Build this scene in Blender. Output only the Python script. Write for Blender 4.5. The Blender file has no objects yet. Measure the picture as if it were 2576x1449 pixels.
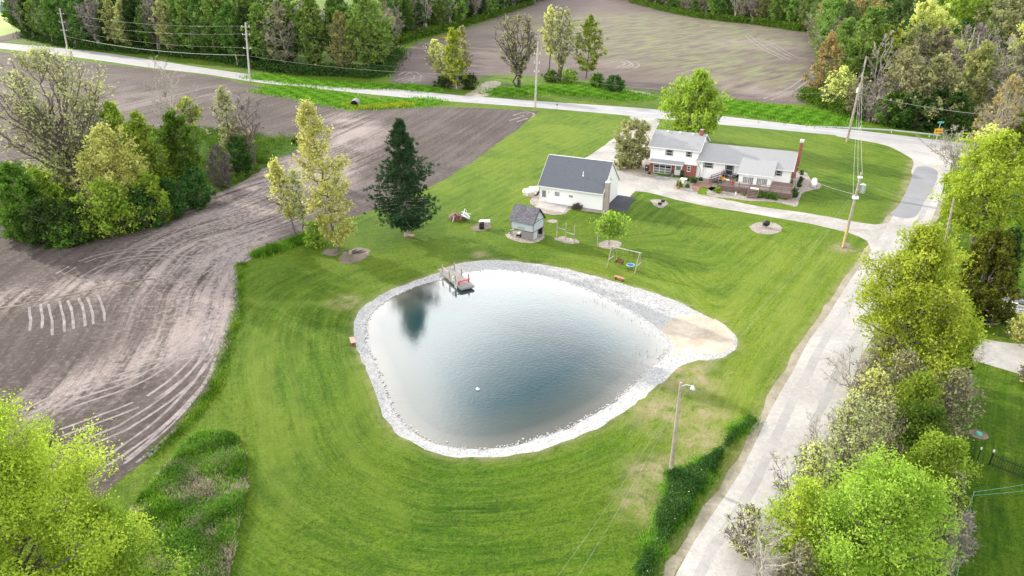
import bpy, bmesh, math, random
import numpy as np
from mathutils import Vector
from mathutils.geometry import delaunay_2d_cdt
S = bpy.context.scene
COL = S.collection
PI = math.pi
# ------------------------------------------------------------------ camera, light, exposure
HC = 37.0; PIT = math.radians(25.6); FP = 1717.0; CX = 1288.0; CY = 724.5
cp, sp = math.cos(PIT), math.sin(PIT)
cam = bpy.data.cameras.new("camera"); camo = bpy.data.objects.new("camera", cam); COL.objects.link(camo)
camo.location = (0, 0, HC); camo.rotation_euler = (PI/2-PIT, 0, 0)
cam.sensor_width = 36; cam.lens = FP/2576*36; cam.clip_end = 6000; cam.clip_start = 0.5
S.camera = camo
SUN_EL = math.radians(19); SUN_AZ = math.atan2(-0.78, 0.62)      # azimuth from +Y towards +X
sund = Vector((math.sin(SUN_AZ)*math.cos(SUN_EL), math.cos(SUN_AZ)*math.cos(SUN_EL), math.sin(SUN_EL)))
sl = bpy.data.lights.new("sun", 'SUN'); sl.energy = 5.0; sl.angle = math.radians(0.5); sl.color = (1, .93, .80)
so = bpy.data.objects.new("sun", sl); COL.objects.link(so)
so.rotation_euler = sund.to_track_quat('Z', 'Y').to_euler(); so.location = (-200, 160, 200)
w = bpy.data.worlds.new("World"); S.world = w; w.use_nodes = True
nt = w.node_tree; nt.nodes.clear()
def N(nt, t, **k):
    n = nt.nodes.new(t)
    for a, b in k.items(): setattr(n, a, b)
    return n
sky = N(nt, 'ShaderNodeTexSky', sky_type='NISHITA', sun_disc=False, sun_elevation=SUN_EL, sun_rotation=SUN_AZ)
tc = N(nt, 'ShaderNodeTexCoord')
mp = N(nt, 'ShaderNodeMapping'); mp.inputs['Scale'].default_value = (1, 1, 2.2)
no = N(nt, 'ShaderNodeTexNoise'); no.inputs['Scale'].default_value = 2.6; no.inputs['Detail'].default_value = 5
nt.links.new(tc.outputs['Generated'], mp.inputs[0]); nt.links.new(mp.outputs[0], no.inputs['Vector'])
def wm(op, a, b=None, clamp=False):
    m = N(nt, 'ShaderNodeMath', operation=op, use_clamp=clamp)
    for i, v in enumerate((a, b)):
        if v is None: continue
        if isinstance(v, (int, float)): m.inputs[i].default_value = v
        else: nt.links.new(v, m.inputs[i])
    return m.outputs[0]
def gap(az, el, cut0, cut1):
    az, el = math.radians(az), math.radians(el)
    v = N(nt, 'ShaderNodeVectorMath', operation='DOT_PRODUCT'); nt.links.new(tc.outputs['Generated'], v.inputs[0])
    v.inputs[1].default_value = (math.sin(az)*math.cos(el), math.cos(az)*math.cos(el), math.sin(el))
    x = wm('ADD', v.outputs['Value'], wm('MULTIPLY', wm('SUBTRACT', no.outputs[0], .5), .035))
    r = N(nt, 'ShaderNodeMapRange', interpolation_type='SMOOTHSTEP'); nt.links.new(x, r.inputs[0])
    r.inputs[1].default_value = math.cos(math.radians(cut1)); r.inputs[2].default_value = math.cos(math.radians(cut0))
    return r.outputs[0]
g1 = gap(4, 38, 0, 12.5)
g2 = gap(-14, 44, 2, 13)
bright = gap(0, 25, 2, 42)
cl = N(nt, 'ShaderNodeMapRange', interpolation_type='SMOOTHSTEP'); nt.links.new(no.outputs[0], cl.inputs[0])
cl.inputs[1].default_value = .36; cl.inputs[2].default_value = .56
mask = wm('MULTIPLY', cl.outputs[0], .14); mask = wm('ADD', mask, .84, True)
mask = wm('SUBTRACT', mask, wm('MULTIPLY', g1, .92), True); mask = wm('SUBTRACT', mask, wm('MULTIPLY', g2, .12), True)
sk = N(nt, 'ShaderNodeVectorMath', operation='SCALE'); nt.links.new(sky.outputs[0], sk.inputs[0]); sk.inputs[3].default_value = 1.0
cc = N(nt, 'ShaderNodeMix', data_type='RGBA'); cc.inputs[6].default_value = (6.0, 6.2, 6.6, 1); cc.inputs[7].default_value = (36, 36, 36, 1)
nt.links.new(bright, cc.inputs[0])
cb2 = N(nt, 'ShaderNodeMix', data_type='RGBA'); nt.links.new(gap(180, 22, 5, 75), cb2.inputs[0]); nt.links.new(cc.outputs[2], cb2.inputs[6]); cb2.inputs[7].default_value = (17.5, 17.5, 17, 1)
mx = N(nt, 'ShaderNodeMix', data_type='RGBA'); nt.links.new(mask, mx.inputs[0]); nt.links.new(sk.outputs[0], mx.inputs[6]); nt.links.new(cb2.outputs[2], mx.inputs[7])
bg = N(nt, 'ShaderNodeBackground'); bg.inputs[1].default_value = 0.12; nt.links.new(mx.outputs[2], bg.inputs[0])
out = N(nt, 'ShaderNodeOutputWorld'); nt.links.new(bg.outputs[0], out.inputs[0])
S.view_settings.view_transform = 'Standard'; S.view_settings.look = 'None'
S.view_settings.exposure = 0.68; S.view_settings.gamma = 1
# ------------------------------------------------------------------ picture point -> place on the ground
def G(u, v, z=0.0):
    x = (u-CX)/FP; y = (CY-v)/FP; dz = -sp+y*cp; t = (z-HC)/dz
    return (x*t, (cp+y*sp)*t)
def K(ox, oy, s): return lambda x, y: ((ox+x/s)/1.5528, (oy+y/s)/1.5528)
def HT(b, v):
    y = (CY-v)/FP; t = b[1]/(cp+y*sp); return HC+(-sp+y*cp)*t
def RW(b, z, wpx):
    return wpx/2*(b[1]*cp-(z-HC)*sp)/FP
kh = K(2400, 400, 2.8622); kg = K(2000, 560, 4.2617); ks = K(1700, 750, 2.8622); kd = K(1660, 980, 7.246); kw = K(2350, 940, 8.0526)
kp = K(1720, 780, 5.3667); k6 = K(1900, 780, 3.64); kr1 = K(3000, 500, 2.576); kr2 = K(3000, 1000, 2.576); kc8 = K(3000, 0, 2.576)
kdk = K(2780, 560, 3.4132); kgr = K(2480, 620, 4.55)
# ------------------------------------------------------------------ materials
MAT = {}
def nm(name):
    m = bpy.data.materials.new(name); m.use_nodes = True; t = m.node_tree; t.nodes.clear(); MAT[name] = m
    return m, t
def L(t, a, b): t.links.new(a, b)
def col(c): return (c[0], c[1], c[2], 1)
def noise(t, vec, scale, detail=4, rough=.55, dist=0):
    n = N(t, 'ShaderNodeTexNoise'); n.inputs['Scale'].default_value = scale; n.inputs['Detail'].default_value = detail
    n.inputs['Roughness'].default_value = rough; n.inputs['Distortion'].default_value = dist
    if vec is not None: L(t, vec, n.inputs['Vector'])
    return n.outputs[0]
def ramp(t, f, a, b):
    r = N(t, 'ShaderNodeMapRange'); L(t, f, r.inputs[0]); r.inputs[1].default_value = a; r.inputs[2].default_value = b
    return r.outputs[0]
def mixc(t, f, a, b):
    m = N(t, 'ShaderNodeMix', data_type='RGBA')
    if isinstance(f, (int, float)): m.inputs[0].default_value = f
    else: L(t, f, m.inputs[0])
    for i, v in ((6, a), (7, b)):
        if isinstance(v, tuple): m.inputs[i].default_value = col(v)
        else: L(t, v, m.inputs[i])
    return m.outputs[2]
def mth(t, op, a, b=0.0, clamp=False):
    m = N(t, 'ShaderNodeMath', operation=op, use_clamp=clamp)
    for i, v in enumerate((a, b)):
        if isinstance(v, (int, float)): m.inputs[i].default_value = v
        else: L(t, v, m.inputs[i])
    return m.outputs[0]
def attr(t, n):
    a = N(t, 'ShaderNodeAttribute'); a.attribute_name = n; return a.outputs['Fac']
def ocoord(t): return N(t, 'ShaderNodeTexCoord').outputs['Object']
def fin(t, c, rough=.85, bump=None, bs=.3, bd=.05, metal=0, spec=.3, ior=None):
    p = N(t, 'ShaderNodeBsdfPrincipled')
    if isinstance(c, tuple): p.inputs['Base Color'].default_value = col(c)
    else: L(t, c, p.inputs['Base Color'])
    p.inputs['Roughness'].default_value = rough; p.inputs['Metallic'].default_value = metal
    p.inputs['Specular IOR Level'].default_value = spec
    if ior: p.inputs['IOR'].default_value = ior
    if bump is not None:
        b = N(t, 'ShaderNodeBump'); b.inputs['Strength'].default_value = bs; b.inputs['Distance'].default_value = bd
        L(t, bump, b.inputs['Height']); L(t, b.outputs[0], p.inputs['Normal'])
    o = N(t, 'ShaderNodeOutputMaterial'); L(t, p.outputs[0], o.inputs[0]); return p
def simple(name, c, c2=None, scale=6, rough=.7, bump=.2, metal=0, spec=.3):
    m, t = nm(name); oc = ocoord(t); n = noise(t, oc, scale, 5)
    c2 = c2 or tuple(x*.75 for x in c)
    fin(t, mixc(t, ramp(t, n, .35, .65), c, c2), rough, n, bump, .02, metal, spec); return m
# lawn: mown streaks follow the attribute 'flow'
def grass_mat(name):
    m, t = nm(name); oc = ocoord(t); fl = attr(t, 'flow'); shd = attr(t, 'shade_tint')
    cx = N(t, 'ShaderNodeCombineXYZ'); sx = N(t, 'ShaderNodeSeparateXYZ'); L(t, oc, sx.inputs[0])
    L(t, mth(t, 'MULTIPLY', fl, .9), cx.inputs[0]); L(t, mth(t, 'MULTIPLY', sx.outputs[0], .06), cx.inputs[1]); L(t, mth(t, 'MULTIPLY', sx.outputs[1], .06), cx.inputs[2])
    streak = noise(t, cx.outputs[0], 1.0, 4, .65); thin = noise(t, cx.outputs[0], 3.6, 3, .7)
    big = noise(t, oc, .07, 5, .65, .8); mid = noise(t, oc, .5, 5, .65, .5); fine = noise(t, oc, 2.0, 5, .75); tiny = noise(t, oc, 5.5, 3, .75)
    wv = mth(t, 'SINE', mth(t, 'ADD', mth(t, 'MULTIPLY', fl, 2*PI/1.9), mth(t, 'MULTIPLY', big, 8))); wv = ramp(t, wv, -.5, .5)
    def pal(a, b): return mixc(t, shd, a, b)  # blends a sunlit grass palette into a darker shaded one
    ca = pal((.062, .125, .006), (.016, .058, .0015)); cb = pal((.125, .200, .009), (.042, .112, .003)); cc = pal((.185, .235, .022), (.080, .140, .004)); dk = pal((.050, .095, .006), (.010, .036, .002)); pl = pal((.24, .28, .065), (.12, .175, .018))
    c = mixc(t, ramp(t, mth(t, 'ADD', mth(t, 'MULTIPLY', streak, .55), mth(t, 'MULTIPLY', mid, .45)), .40, .60), ca, cb)
    c = mixc(t, mth(t, 'MULTIPLY', ramp(t, big, .42, .60), .65), c, cc)
    c = mixc(t, mth(t, 'MULTIPLY', wv, .16), c, pl)
    c = mixc(t, mth(t, 'MULTIPLY', ramp(t, thin, .53, .68), .45), c, pl); c = mixc(t, mth(t, 'MULTIPLY', ramp(t, thin, .46, .34), .45), c, dk)
    c = mixc(t, mth(t, 'MULTIPLY', ramp(t, fine, .50, .66), .55), c, dk); c = mixc(t, mth(t, 'MULTIPLY', ramp(t, fine, .46, .34), .35), c, pl)
    c = mixc(t, mth(t, 'MULTIPLY', ramp(t, tiny, .50, .62), .55), c, dk); c = mixc(t, mth(t, 'MULTIPLY', ramp(t, tiny, .46, .36), .35), c, cc)
    c = mixc(t, mth(t, 'MULTIPLY', attr(t, 'worn'), ramp(t, fine, .35, .6)), c, pl)
    d = mth(t, 'MULTIPLY', attr(t, 'dry'), ramp(t, mth(t, 'ADD', mid, mth(t, 'MULTIPLY', fine, .6)), .62, .92), True)
    c = mixc(t, d, c, (.30, .24, .15))
    fin(t, c, .9, mth(t, 'ADD', mth(t, 'ADD', fine, mth(t, 'MULTIPLY', tiny, .5)), mth(t, 'MULTIPLY', mid, .8)), 1.0, .22, spec=.1); return m
grass_mat('lawn')
def soil_mat(name, dark, lite, green=(.12, .16, .05), gk=0.0):
    m, t = nm(name); oc = ocoord(t); fl = attr(t, 'flow'); pale = attr(t, 'dry')
    sx = N(t, 'ShaderNodeSeparateXYZ'); L(t, oc, sx.inputs[0]); cx = N(t, 'ShaderNodeCombineXYZ')
    L(t, mth(t, 'MULTIPLY', fl, .8), cx.inputs[0]); L(t, mth(t, 'MULTIPLY', sx.outputs[0], .035), cx.inputs[1]); L(t, mth(t, 'MULTIPLY', sx.outputs[1], .035), cx.inputs[2])
    streak = noise(t, cx.outputs[0], 1.0, 6, .68); big = noise(t, oc, .05, 5, .62, .6); fine = noise(t, oc, 1.6, 6, .75); tiny = noise(t, oc, 6, 3, .7)
    k = mth(t, 'ADD', mth(t, 'MULTIPLY', streak, .55), mth(t, 'MULTIPLY', big, .45))
    k = mth(t, 'ADD', k, mth(t, 'ADD', mth(t, 'MULTIPLY', mth(t, 'SUBTRACT', fine, .5), .45), mth(t, 'MULTIPLY', mth(t, 'SUBTRACT', tiny, .5), .35)))
    k2 = mth(t, 'ADD', mth(t, 'MULTIPLY', ramp(t, k, .42, .66), .34), mth(t, 'MULTIPLY', pale, mth(t, 'ADD', ramp(t, k, .40, .56), .0)), True)
    c = mixc(t, k2, dark, lite)
    c = mixc(t, mth(t, 'MULTIPLY', ramp(t, tiny, .46, .64), .6), c, tuple(x*.5 for x in dark)); c = mixc(t, mth(t, 'MULTIPLY', ramp(t, fine, .55, .7), .35), c, lite)
    if gk:
        gn = noise(t, cx.outputs[0], 1.7, 4, .6)
        c = mixc(t, mth(t, 'MULTIPLY', mth(t, 'MULTIPLY', ramp(t, gn, .40, .62), gk), attr(t, 'green')), c, green)
    fin(t, c, .95, mth(t, 'ADD', mth(t, 'ADD', fine, mth(t, 'MULTIPLY', tiny, .4)), mth(t, 'MULTIPLY', streak, 1.2)), .8, .15, spec=.1); return m
soil_mat('soil', (.066, .052, .048), (.31, .26, .245))
soil_mat('soil_far', (.105, .080, .074), (.25, .20, .185), (.18, .20, .09), .75)
def stone_mat(name, a, b, scale, dark=.45, bs=.8, rough=.85):
    m, t = nm(name); oc = ocoord(t)
    v = N(t, 'ShaderNodeTexVoronoi'); v.inputs['Scale'].default_value = scale; L(t, oc, v.inputs['Vector'])
    big = noise(t, oc, .5, 4); n2 = noise(t, oc, scale*1.7, 3, .7)
    s = N(t, 'ShaderNodeSeparateColor'); L(t, v.outputs['Color'], s.inputs[0])
    c = mixc(t, s.outputs[0], a, b); c = mixc(t, mth(t, 'MULTIPLY', ramp(t, v.outputs['Distance'], .45, .8), dark), c, tuple(x*.25 for x in a))
    c = mixc(t, mth(t, 'MULTIPLY', ramp(t, big, .4, .7), .3), c, tuple(x*.75 for x in a))
    c = mixc(t, mth(t, 'MULTIPLY', ramp(t, n2, .55, .7), .35), c, tuple(x*.45 for x in a))
    fin(t, c, rough, mth(t, 'SUBTRACT', 1, v.outputs['Distance']), bs, .06, spec=.2); return m
stone_mat('riprap', (.30, .30, .305), (.46, .455, .455), 6.5, .4, .4)
stone_mat('gravel', (.27, .25, .24), (.42, .40, .38), 7, .25, .5)
stone_mat('pebble', (.22, .19, .165), (.42, .37, .33), 6, .4, .8)
def flat_mat(name, a, b, s1=.25, s2=3, rough=.9, k=.5, tiny=9, bs=.25):
    m, t = nm(name); oc = ocoord(t); n1 = noise(t, oc, s1, 5, .6, .4); n2 = noise(t, oc, s2, 5, .7); n3 = noise(t, oc, tiny, 3, .7)
    c = mixc(t, ramp(t, mth(t, 'ADD', mth(t, 'MULTIPLY', n1, .6), mth(t, 'MULTIPLY', n2, .4)), .4, .62), a, b)
    c = mixc(t, mth(t, 'MULTIPLY', ramp(t, n3, .5, .7), k*.5), c, tuple(x*.7 for x in a)); fin(t, c, rough, n2, bs, .03, spec=.2); return m
flat_mat('road', (.27, .265, .275), (.33, .325, .33)); flat_mat('lane', (.29, .275, .265), (.43, .41, .395), .12, 2, k=.9)
flat_mat('drive', (.25, .235, .225), (.42, .40, .375), .15, 1.5, k=.9, bs=.5); flat_mat('asphalt_new', (.035, .035, .042), (.06, .06, .07)); flat_mat('wheel_wear', (.27, .26, .255), (.36, .345, .335), .2, 2, k=.9); flat_mat('asphalt_mid', (.19, .19, .205), (.225, .225, .24))
flat_mat('concrete', (.32, .30, .285), (.42, .39, .37)); flat_mat('sand', (.34, .285, .225), (.50, .435, .365), .3, 2.2, k=1.4, bs=.6)
flat_mat('shoulder', (.20, .18, .12), (.33, .29, .24), .4, 2, k=1.2, bs=.5); flat_mat('dirt', (.12, .095, .075), (.22, .18, .145), .6, 3, k=1.2, bs=.6); flat_mat('mulch', (.20, .10, .07), (.32, .20, .16), .8, 4, k=1, bs=.5)
flat_mat('far_green', (.19, .27, .04), (.24, .31, .06), .02, .3); flat_mat('trackdirt', (.135, .115, .115), (.29, .25, .25), .8, 4, k=1, bs=.6)
flat_mat('paint_line', (.42, .42, .41), (.52, .51, .50), .5, 5)
# water
m, t = nm('water'); oc = ocoord(t); dp = attr(t, 'dry')
c = mixc(t, ramp(t, dp, .0, .07), (.115, .11, .095), (.06, .07, .06)); c = mixc(t, ramp(t, dp, .05, .5), c, (.010, .038, .044))
mpn = N(t, 'ShaderNodeMapping'); mpn.inputs['Scale'].default_value = (.7, 1.5, 1); L(t, oc, mpn.inputs[0])
rp = mth(t, 'ADD', noise(t, mpn.outputs[0], 3.2, 3, .6, .3), mth(t, 'MULTIPLY', noise(t, oc, .35, 3), .9))
p = fin(t, c, .035, rp, .13, .05, spec=.5, ior=1.64)
# stretches of far field track with broken edges
def leafmat(name, a, b, trans=.35, sat=0.0):
    m, t = nm(name); tn = attr(t, 'tint'); oi = N(t, 'ShaderNodeObjectInfo')
    c = mixc(t, tn, a, b); hs = N(t, 'ShaderNodeHueSaturation'); L(t, c, hs.inputs['Color'])
    L(t, mth(t, 'ADD', mth(t, 'MULTIPLY', oi.outputs['Random'], .5), .75), hs.inputs['Value'])
    L(t, mth(t, 'ADD', mth(t, 'MULTIPLY', oi.outputs['Random'], .03), .487), hs.inputs['Hue'])
    d = N(t, 'ShaderNodeBsdfDiffuse'); tr = N(t, 'ShaderNodeBsdfTranslucent'); L(t, hs.outputs[0], d.inputs[0]); L(t, hs.outputs[0], tr.inputs[0])
    x = N(t, 'ShaderNodeMixShader'); x.inputs[0].default_value = trans; L(t, d.outputs[0], x.inputs[1]); L(t, tr.outputs[0], x.inputs[2])
    o = N(t, 'ShaderNodeOutputMaterial'); L(t, x.outputs[0], o.inputs[0]); return m
leafmat('lf_bright', (.15, .28, .018), (.42, .56, .09), .42)
leafmat('lf_lime', (.21, .31, .018), (.52, .62, .09), .45)
leafmat('lf_yellow', (.40, .44, .09), (.72, .74, .26), .45)
leafmat('lf_pale', (.27, .29, .11), (.44, .45, .21), .38)
leafmat('lf_green', (.045, .11, .013), (.145, .26, .04), .33)
leafmat('lf_mid', (.12, .22, .018), (.36, .47, .07), .42)
leafmat('lf_dark', (.025, .060, .014), (.075, .14, .035), .25)
leafmat('lf_pine', (.016, .045, .022), (.060, .105, .045), .12)
leafmat('lf_cedar', (.050, .062, .010), (.14, .15, .02), .12)
leafmat('lf_olive', (.22, .23, .10), (.38, .37, .19), .35)
leafmat('lf_orange', (.26, .19, .07), (.38, .29, .12), .3)
leafmat('lf_gray', (.12, .10, .095), (.22, .19, .18), .15)
leafmat('lf_weed', (.035, .12, .008), (.22, .42, .045), .38)
leafmat('lf_straw', (.40, .32, .26), (.62, .53, .45), .2)
leafmat('lf_flower', (.40, .36, .02), (.50, .45, .04), .2)
simple('bark', (.17, .14, .12), (.09, .075, .065), 3, .95, .6); simple('bark_pale', (.44, .40, .35), (.27, .24, .21), 3, .95, .6)
simple('bark_dark', (.085, .07, .065), (.045, .036, .034), 3, .95, .6)
simple('pole_wood', (.36, .32, .27), (.24, .20, .17), 2, .9, .4); simple('pole_pale', (.46, .44, .41), (.36, .34, .32), 2, .9, .3)
m, t = nm('siding'); oc = ocoord(t); sx = N(t, 'ShaderNodeSeparateXYZ'); L(t, oc, sx.inputs[0])
fr = mth(t, 'FRACT', mth(t, 'MULTIPLY', sx.outputs[2], 5.5)); dn = noise(t, oc, .8, 4)
c = mixc(t, mth(t, 'MULTIPLY', ramp(t, fr, .86, 1), .25), (.80, .80, .80), (.45, .46, .48)); c = mixc(t, mth(t, 'MULTIPLY', ramp(t, dn, .5, .8), .15), c, (.62, .62, .60))
fin(t, c, .6, fr, .3, .02)
def shingle(name, a, b, c3):
    m, t = nm(name); oc = ocoord(t); bk = N(t, 'ShaderNodeTexBrick'); bk.inputs['Scale'].default_value = 3.2
    bk.inputs['Color1'].default_value = col(a); bk.inputs['Color2'].default_value = col(b); bk.inputs['Mortar'].default_value = col(tuple(x*.6 for x in a))
    bk.inputs['Mortar Size'].default_value = .02; L(t, oc, bk.inputs['Vector']); n = noise(t, oc, .7, 4); n2 = noise(t, oc, 6, 3)
    c = mixc(t, mth(t, 'MULTIPLY', ramp(t, n, .4, .7), .5), bk.outputs[0], c3); c = mixc(t, mth(t, 'MULTIPLY', ramp(t, n2, .5, .7), .35), c, tuple(x*.6 for x in a))
    fin(t, c, .95, n2, .4, .02, spec=.15); return m
shingle('roof_gray', (.30, .30, .315), (.36, .355, .36), (.27, .28, .30)); shingle('roof_dark', (.115, .125, .15), (.14, .15, .175), (.12, .13, .155)); shingle('roof_shed', (.11, .105, .125), (.24, .23, .26), (.06, .058, .07))
m, t = nm('brick'); oc = ocoord(t); mpn = N(t, 'ShaderNodeMapping'); mpn.inputs['Rotation'].default_value = (PI/2, 0, 0); L(t, oc, mpn.inputs[0])
bk = N(t, 'ShaderNodeTexBrick'); bk.inputs['Scale'].default_value = 4.5; bk.inputs['Color1'].default_value = (.30, .075, .055, 1); bk.inputs['Color2'].default_value = (.22, .055, .045, 1); bk.inputs['Mortar'].default_value = (.34, .27, .25, 1); bk.inputs['Mortar Size'].default_value = .012
L(t, mpn.outputs[0], bk.inputs['Vector']); fin(t, bk.outputs[0], .9, bk.outputs[1], -.2, .01)
simple('white', (.74, .74, .74), (.64, .64, .64), 3, .5, .05); simple('tank_white', (.82, .82, .82), (.74, .75, .76), 1, .35, .02)
simple('trim_dark', (.06, .045, .045), (.04, .03, .03), 5); simple('trim_red', (.13, .03, .035), (.10, .025, .03), 5)
simple('shed_blue', (.47, .52, .56), (.41, .46, .50), 2); simple('gray_wood', (.30, .27, .26), (.20, .18, .175), 8); simple('dock_wood', (.27, .25, .24), (.18, .165, .16), 5)
simple('deck_wood', (.235, .165, .145), (.15, .10, .09), 5); simple('tan_block', (.38, .32, .29), (.30, .25, .23), 4); simple('black', (.02, .02, .022), (.012, .012, .014), 4, .5)
simple('red', (.50, .04, .06), (.38, .03, .05), 5, .5); simple('bench_red', (.52, .19, .15), (.40, .14, .11), 6, .8); simple('bench_brown', (.45, .30, .24), (.33, .20, .16), 6, .8); simple('leg_red', (.22, .06, .05), None, 6, .8)
simple('yellow', (.75, .50, .02), (.65, .42, .02), 3, .5); simple('sign_yellow', (.75, .42, .02), (.65, .36, .02), 3, .5); simple('green', (.03, .26, .11), None, 3, .5); simple('navy', (.03, .03, .09), None, 3, .5)
simple('blue', (.06, .20, .45), (.04, .13, .32), 6, .6); simple('sky_blue', (.35, .52, .68), (.22, .40, .58), 5, .6); simple('steel', (.50, .52, .53), (.40, .42, .43), 4, .4, .1, .6); simple('galv', (.50, .56, .58), (.40, .46, .48), 3, .5, .1, .3)
simple('galv_dull', (.22, .22, .23), None, 5); simple('sign_green', (.10, .42, .33), None, 3, .5); simple('rust', (.16, .06, .035), (.10, .04, .025), 5); simple('teal', (.08, .35, .27), None, 3, .5); simple('terracotta', (.45, .17, .09), None, 3); simple('wire', (.30, .31, .29), None, 1, .6); simple('rope', (.62, .54, .24), None, 5)
simple('stump', (.36, .28, .20), (.22, .16, .11), 5); simple('pad_gray', (.25, .25, .26), None, 4); simple('barn_white', (.55, .58, .60), (.45, .48, .50), .3); simple('far_roof', (.20, .22, .25), None, .3)
m, t = nm('glass'); fin(t, (.035, .04, .045), .06, spec=.6); m, t = nm('glass_pale'); fin(t, (.17, .18, .19), .12, spec=.6)
m, t = nm('glass_black'); fin(t, (.006, .006, .008), .08, spec=.5); m, t = nm('glow_lamp'); fin(t, (.7, .7, .68), .3)
m, t = nm('stone'); tn = N(t, 'ShaderNodeNewGeometry').outputs['Random Per Island']; fin(t, mixc(t, tn, (.24, .24, .24), (.52, .515, .50)), .9)
# ------------------------------------------------------------------ mesh helpers
def tag(o, label=None, cat=None, group=None, kind=None):
    if label: o['label'] = label
    if cat: o['category'] = cat
    if group: o['group'] = group
    if kind: o['kind'] = kind
    return o
def empty(name, loc=(0, 0, 0), rz=0, label=None, cat=None, group=None):
    o = bpy.data.objects.new(name, None); COL.objects.link(o); o.location = loc; o.rotation_euler = (0, 0, rz); o.empty_display_size = .3
    return tag(o, label, cat, group)
def link(name, me, mat, parent=None):
    o = bpy.data.objects.new(name, me); COL.objects.link(o)
    if mat is not None and not me.materials: me.materials.append(MAT[mat])
    if parent is not None: o.parent = parent
    return o
def np_mesh(name, V, F, attrs=None, smooth=False):
    V = np.asarray(V, np.float32); F = np.asarray(F, np.int32); k = F.shape[1]
    me = bpy.data.meshes.new(name); me.vertices.add(len(V)); me.vertices.foreach_set('co', V.ravel())
    me.loops.add(F.size); me.loops.foreach_set('vertex_index', F.ravel()); me.polygons.add(len(F))
    me.polygons.foreach_set('loop_start', np.arange(0, F.size, k, dtype=np.int32))
    if smooth: me.polygons.foreach_set('use_smooth', np.ones(len(F), bool))
    me.update(calc_edges=True)
    for n, (dom, dat) in (attrs or {}).items():
        a = me.attributes.new(n, 'FLOAT', dom); a.data.foreach_set('value', np.asarray(dat, np.float32))
    return me
class MB:
    def __init__(s): s.V = []; s.F = []
    def add(s, V, F):
        b = len(s.V); s.V += [tuple(v) for v in V]; s.F += [tuple(i+b for i in f) for f in F]; return s
    def box(s, x0, x1, y0, y1, z0, z1):
        return s.add([(x0, y0, z0), (x1, y0, z0), (x1, y1, z0), (x0, y1, z0), (x0, y0, z1), (x1, y0, z1), (x1, y1, z1), (x0, y1, z1)],
            [(0, 3, 2, 1), (4, 5, 6, 7), (0, 1, 5, 4), (1, 2, 6, 5), (2, 3, 7, 6), (3, 0, 4, 7)])
    def obox(s, a, b, w, h):       # beam from a to b
        a, b = Vector(a), Vector(b); d = (b-a).normalized(); up = Vector((0, 0, 1)) if abs(d.z) < .95 else Vector((1, 0, 0))
        u = d.cross(up).normalized()*w/2; v = u.cross(d).normalized()*h/2
        return s.add([a-u-v, a+u-v, a+u+v, a-u+v, b-u-v, b+u-v, b+u+v, b-u+v], [(0, 1, 2, 3), (7, 6, 5, 4), (0, 4, 5, 1), (1, 5, 6, 2), (2, 6, 7, 3), (3, 7, 4, 0)])
    def tube(s, P, R, k=8, cap=True):
        P = [Vector(p) for p in P]; R = R if isinstance(R, (list, tuple)) else [R]*len(P); b = len(s.V)
        for i, p in enumerate(P):
            d = (P[min(i+1, len(P)-1)]-P[max(i-1, 0)]).normalized(); up = Vector((0, 0, 1)) if abs(d.z) < .9 else Vector((1, 0, 0))
            u = d.cross(up).normalized(); v = u.cross(d)
            for j in range(k): a = 2*PI*j/k; s.V.append(tuple(p+u*R[i]*math.cos(a)+v*R[i]*math.sin(a)))
        for i in range(len(P)-1):
            for j in range(k): s.F.append((b+i*k+j, b+i*k+(j+1) % k, b+(i+1)*k+(j+1) % k, b+(i+1)*k+j))
        if cap: s.F.append(tuple(b+j for j in range(k))[::-1]); s.F.append(tuple(b+(len(P)-1)*k+j for j in range(k)))
        return s
    def slab(s, a, b, c, d, th):   # four top corners, thickness downwards
        q = [Vector(x) for x in (a, b, c, d)]; n = Vector((0, 0, -th)); return s.add(q+[x+n for x in q], [(0, 1, 2, 3), (7, 6, 5, 4), (0, 4, 5, 1), (1, 5, 6, 2), (2, 6, 7, 3), (3, 7, 4, 0)])
    def gable(s, x0, x1, y0, y1, z0, ze, zr):
        ym = (y0+y1)/2; P = [(y0, z0), (y1, z0), (y1, ze), (ym, zr), (y0, ze)]
        return s.add([(x0, y, z) for y, z in P]+[(x1, y, z) for y, z in P], [(4, 3, 2, 1, 0), (5, 6, 7, 8, 9)]+[(i, (i+1) % 5, (i+1) % 5+5, i+5) for i in range(5)])
    def build(s, name, mat, parent=None, smooth=False):
        me = bpy.data.meshes.new(name); me.from_pydata(s.V, [], s.F); me.update()
        if smooth: me.polygons.foreach_set('use_smooth', np.ones(len(me.polygons), bool))
        return link(name, me, mat, parent)
def part(name, mat, parent, fn, smooth=False):
    m = MB(); fn(m); return m.build(name, mat, parent, smooth)
def lathe(prof, k=20):
    V = []; F = []
    for r, z in prof:
        for j in range(k): a = 2*PI*j/k; V.append((r*math.cos(a), r*math.sin(a), z))
    for i in range(len(prof)-1):
        for j in range(k): F.append((i*k+j, i*k+(j+1) % k, (i+1)*k+(j+1) % k, (i+1)*k+j))
    return V, F
def pip(P, poly):
    x, y = P[:, 0], P[:, 1]; r = np.zeros(len(P), bool); n = len(poly); poly = np.asarray(poly)
    for i in range(n):
        x1, y1 = poly[i]; x2, y2 = poly[(i+1) % n]; c = (y1 > y) != (y2 > y)
        r ^= c & (x < (x2-x1)*(y-y1)/(y2-y1+1e-12)+x1)
    return r
def pdist(P, line, closed=False):
    L_ = np.asarray(line); n = len(L_); d = np.full(len(P), 1e9)
    for i in range(n if closed else n-1):
        a, b = L_[i], L_[(i+1) % n]; ab = b-a; t = np.clip(((P-a)@ab)/(ab@ab+1e-9), 0, 1); d = np.minimum(d, np.linalg.norm(P-a-t[:, None]*ab, axis=1))
    return d
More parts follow.
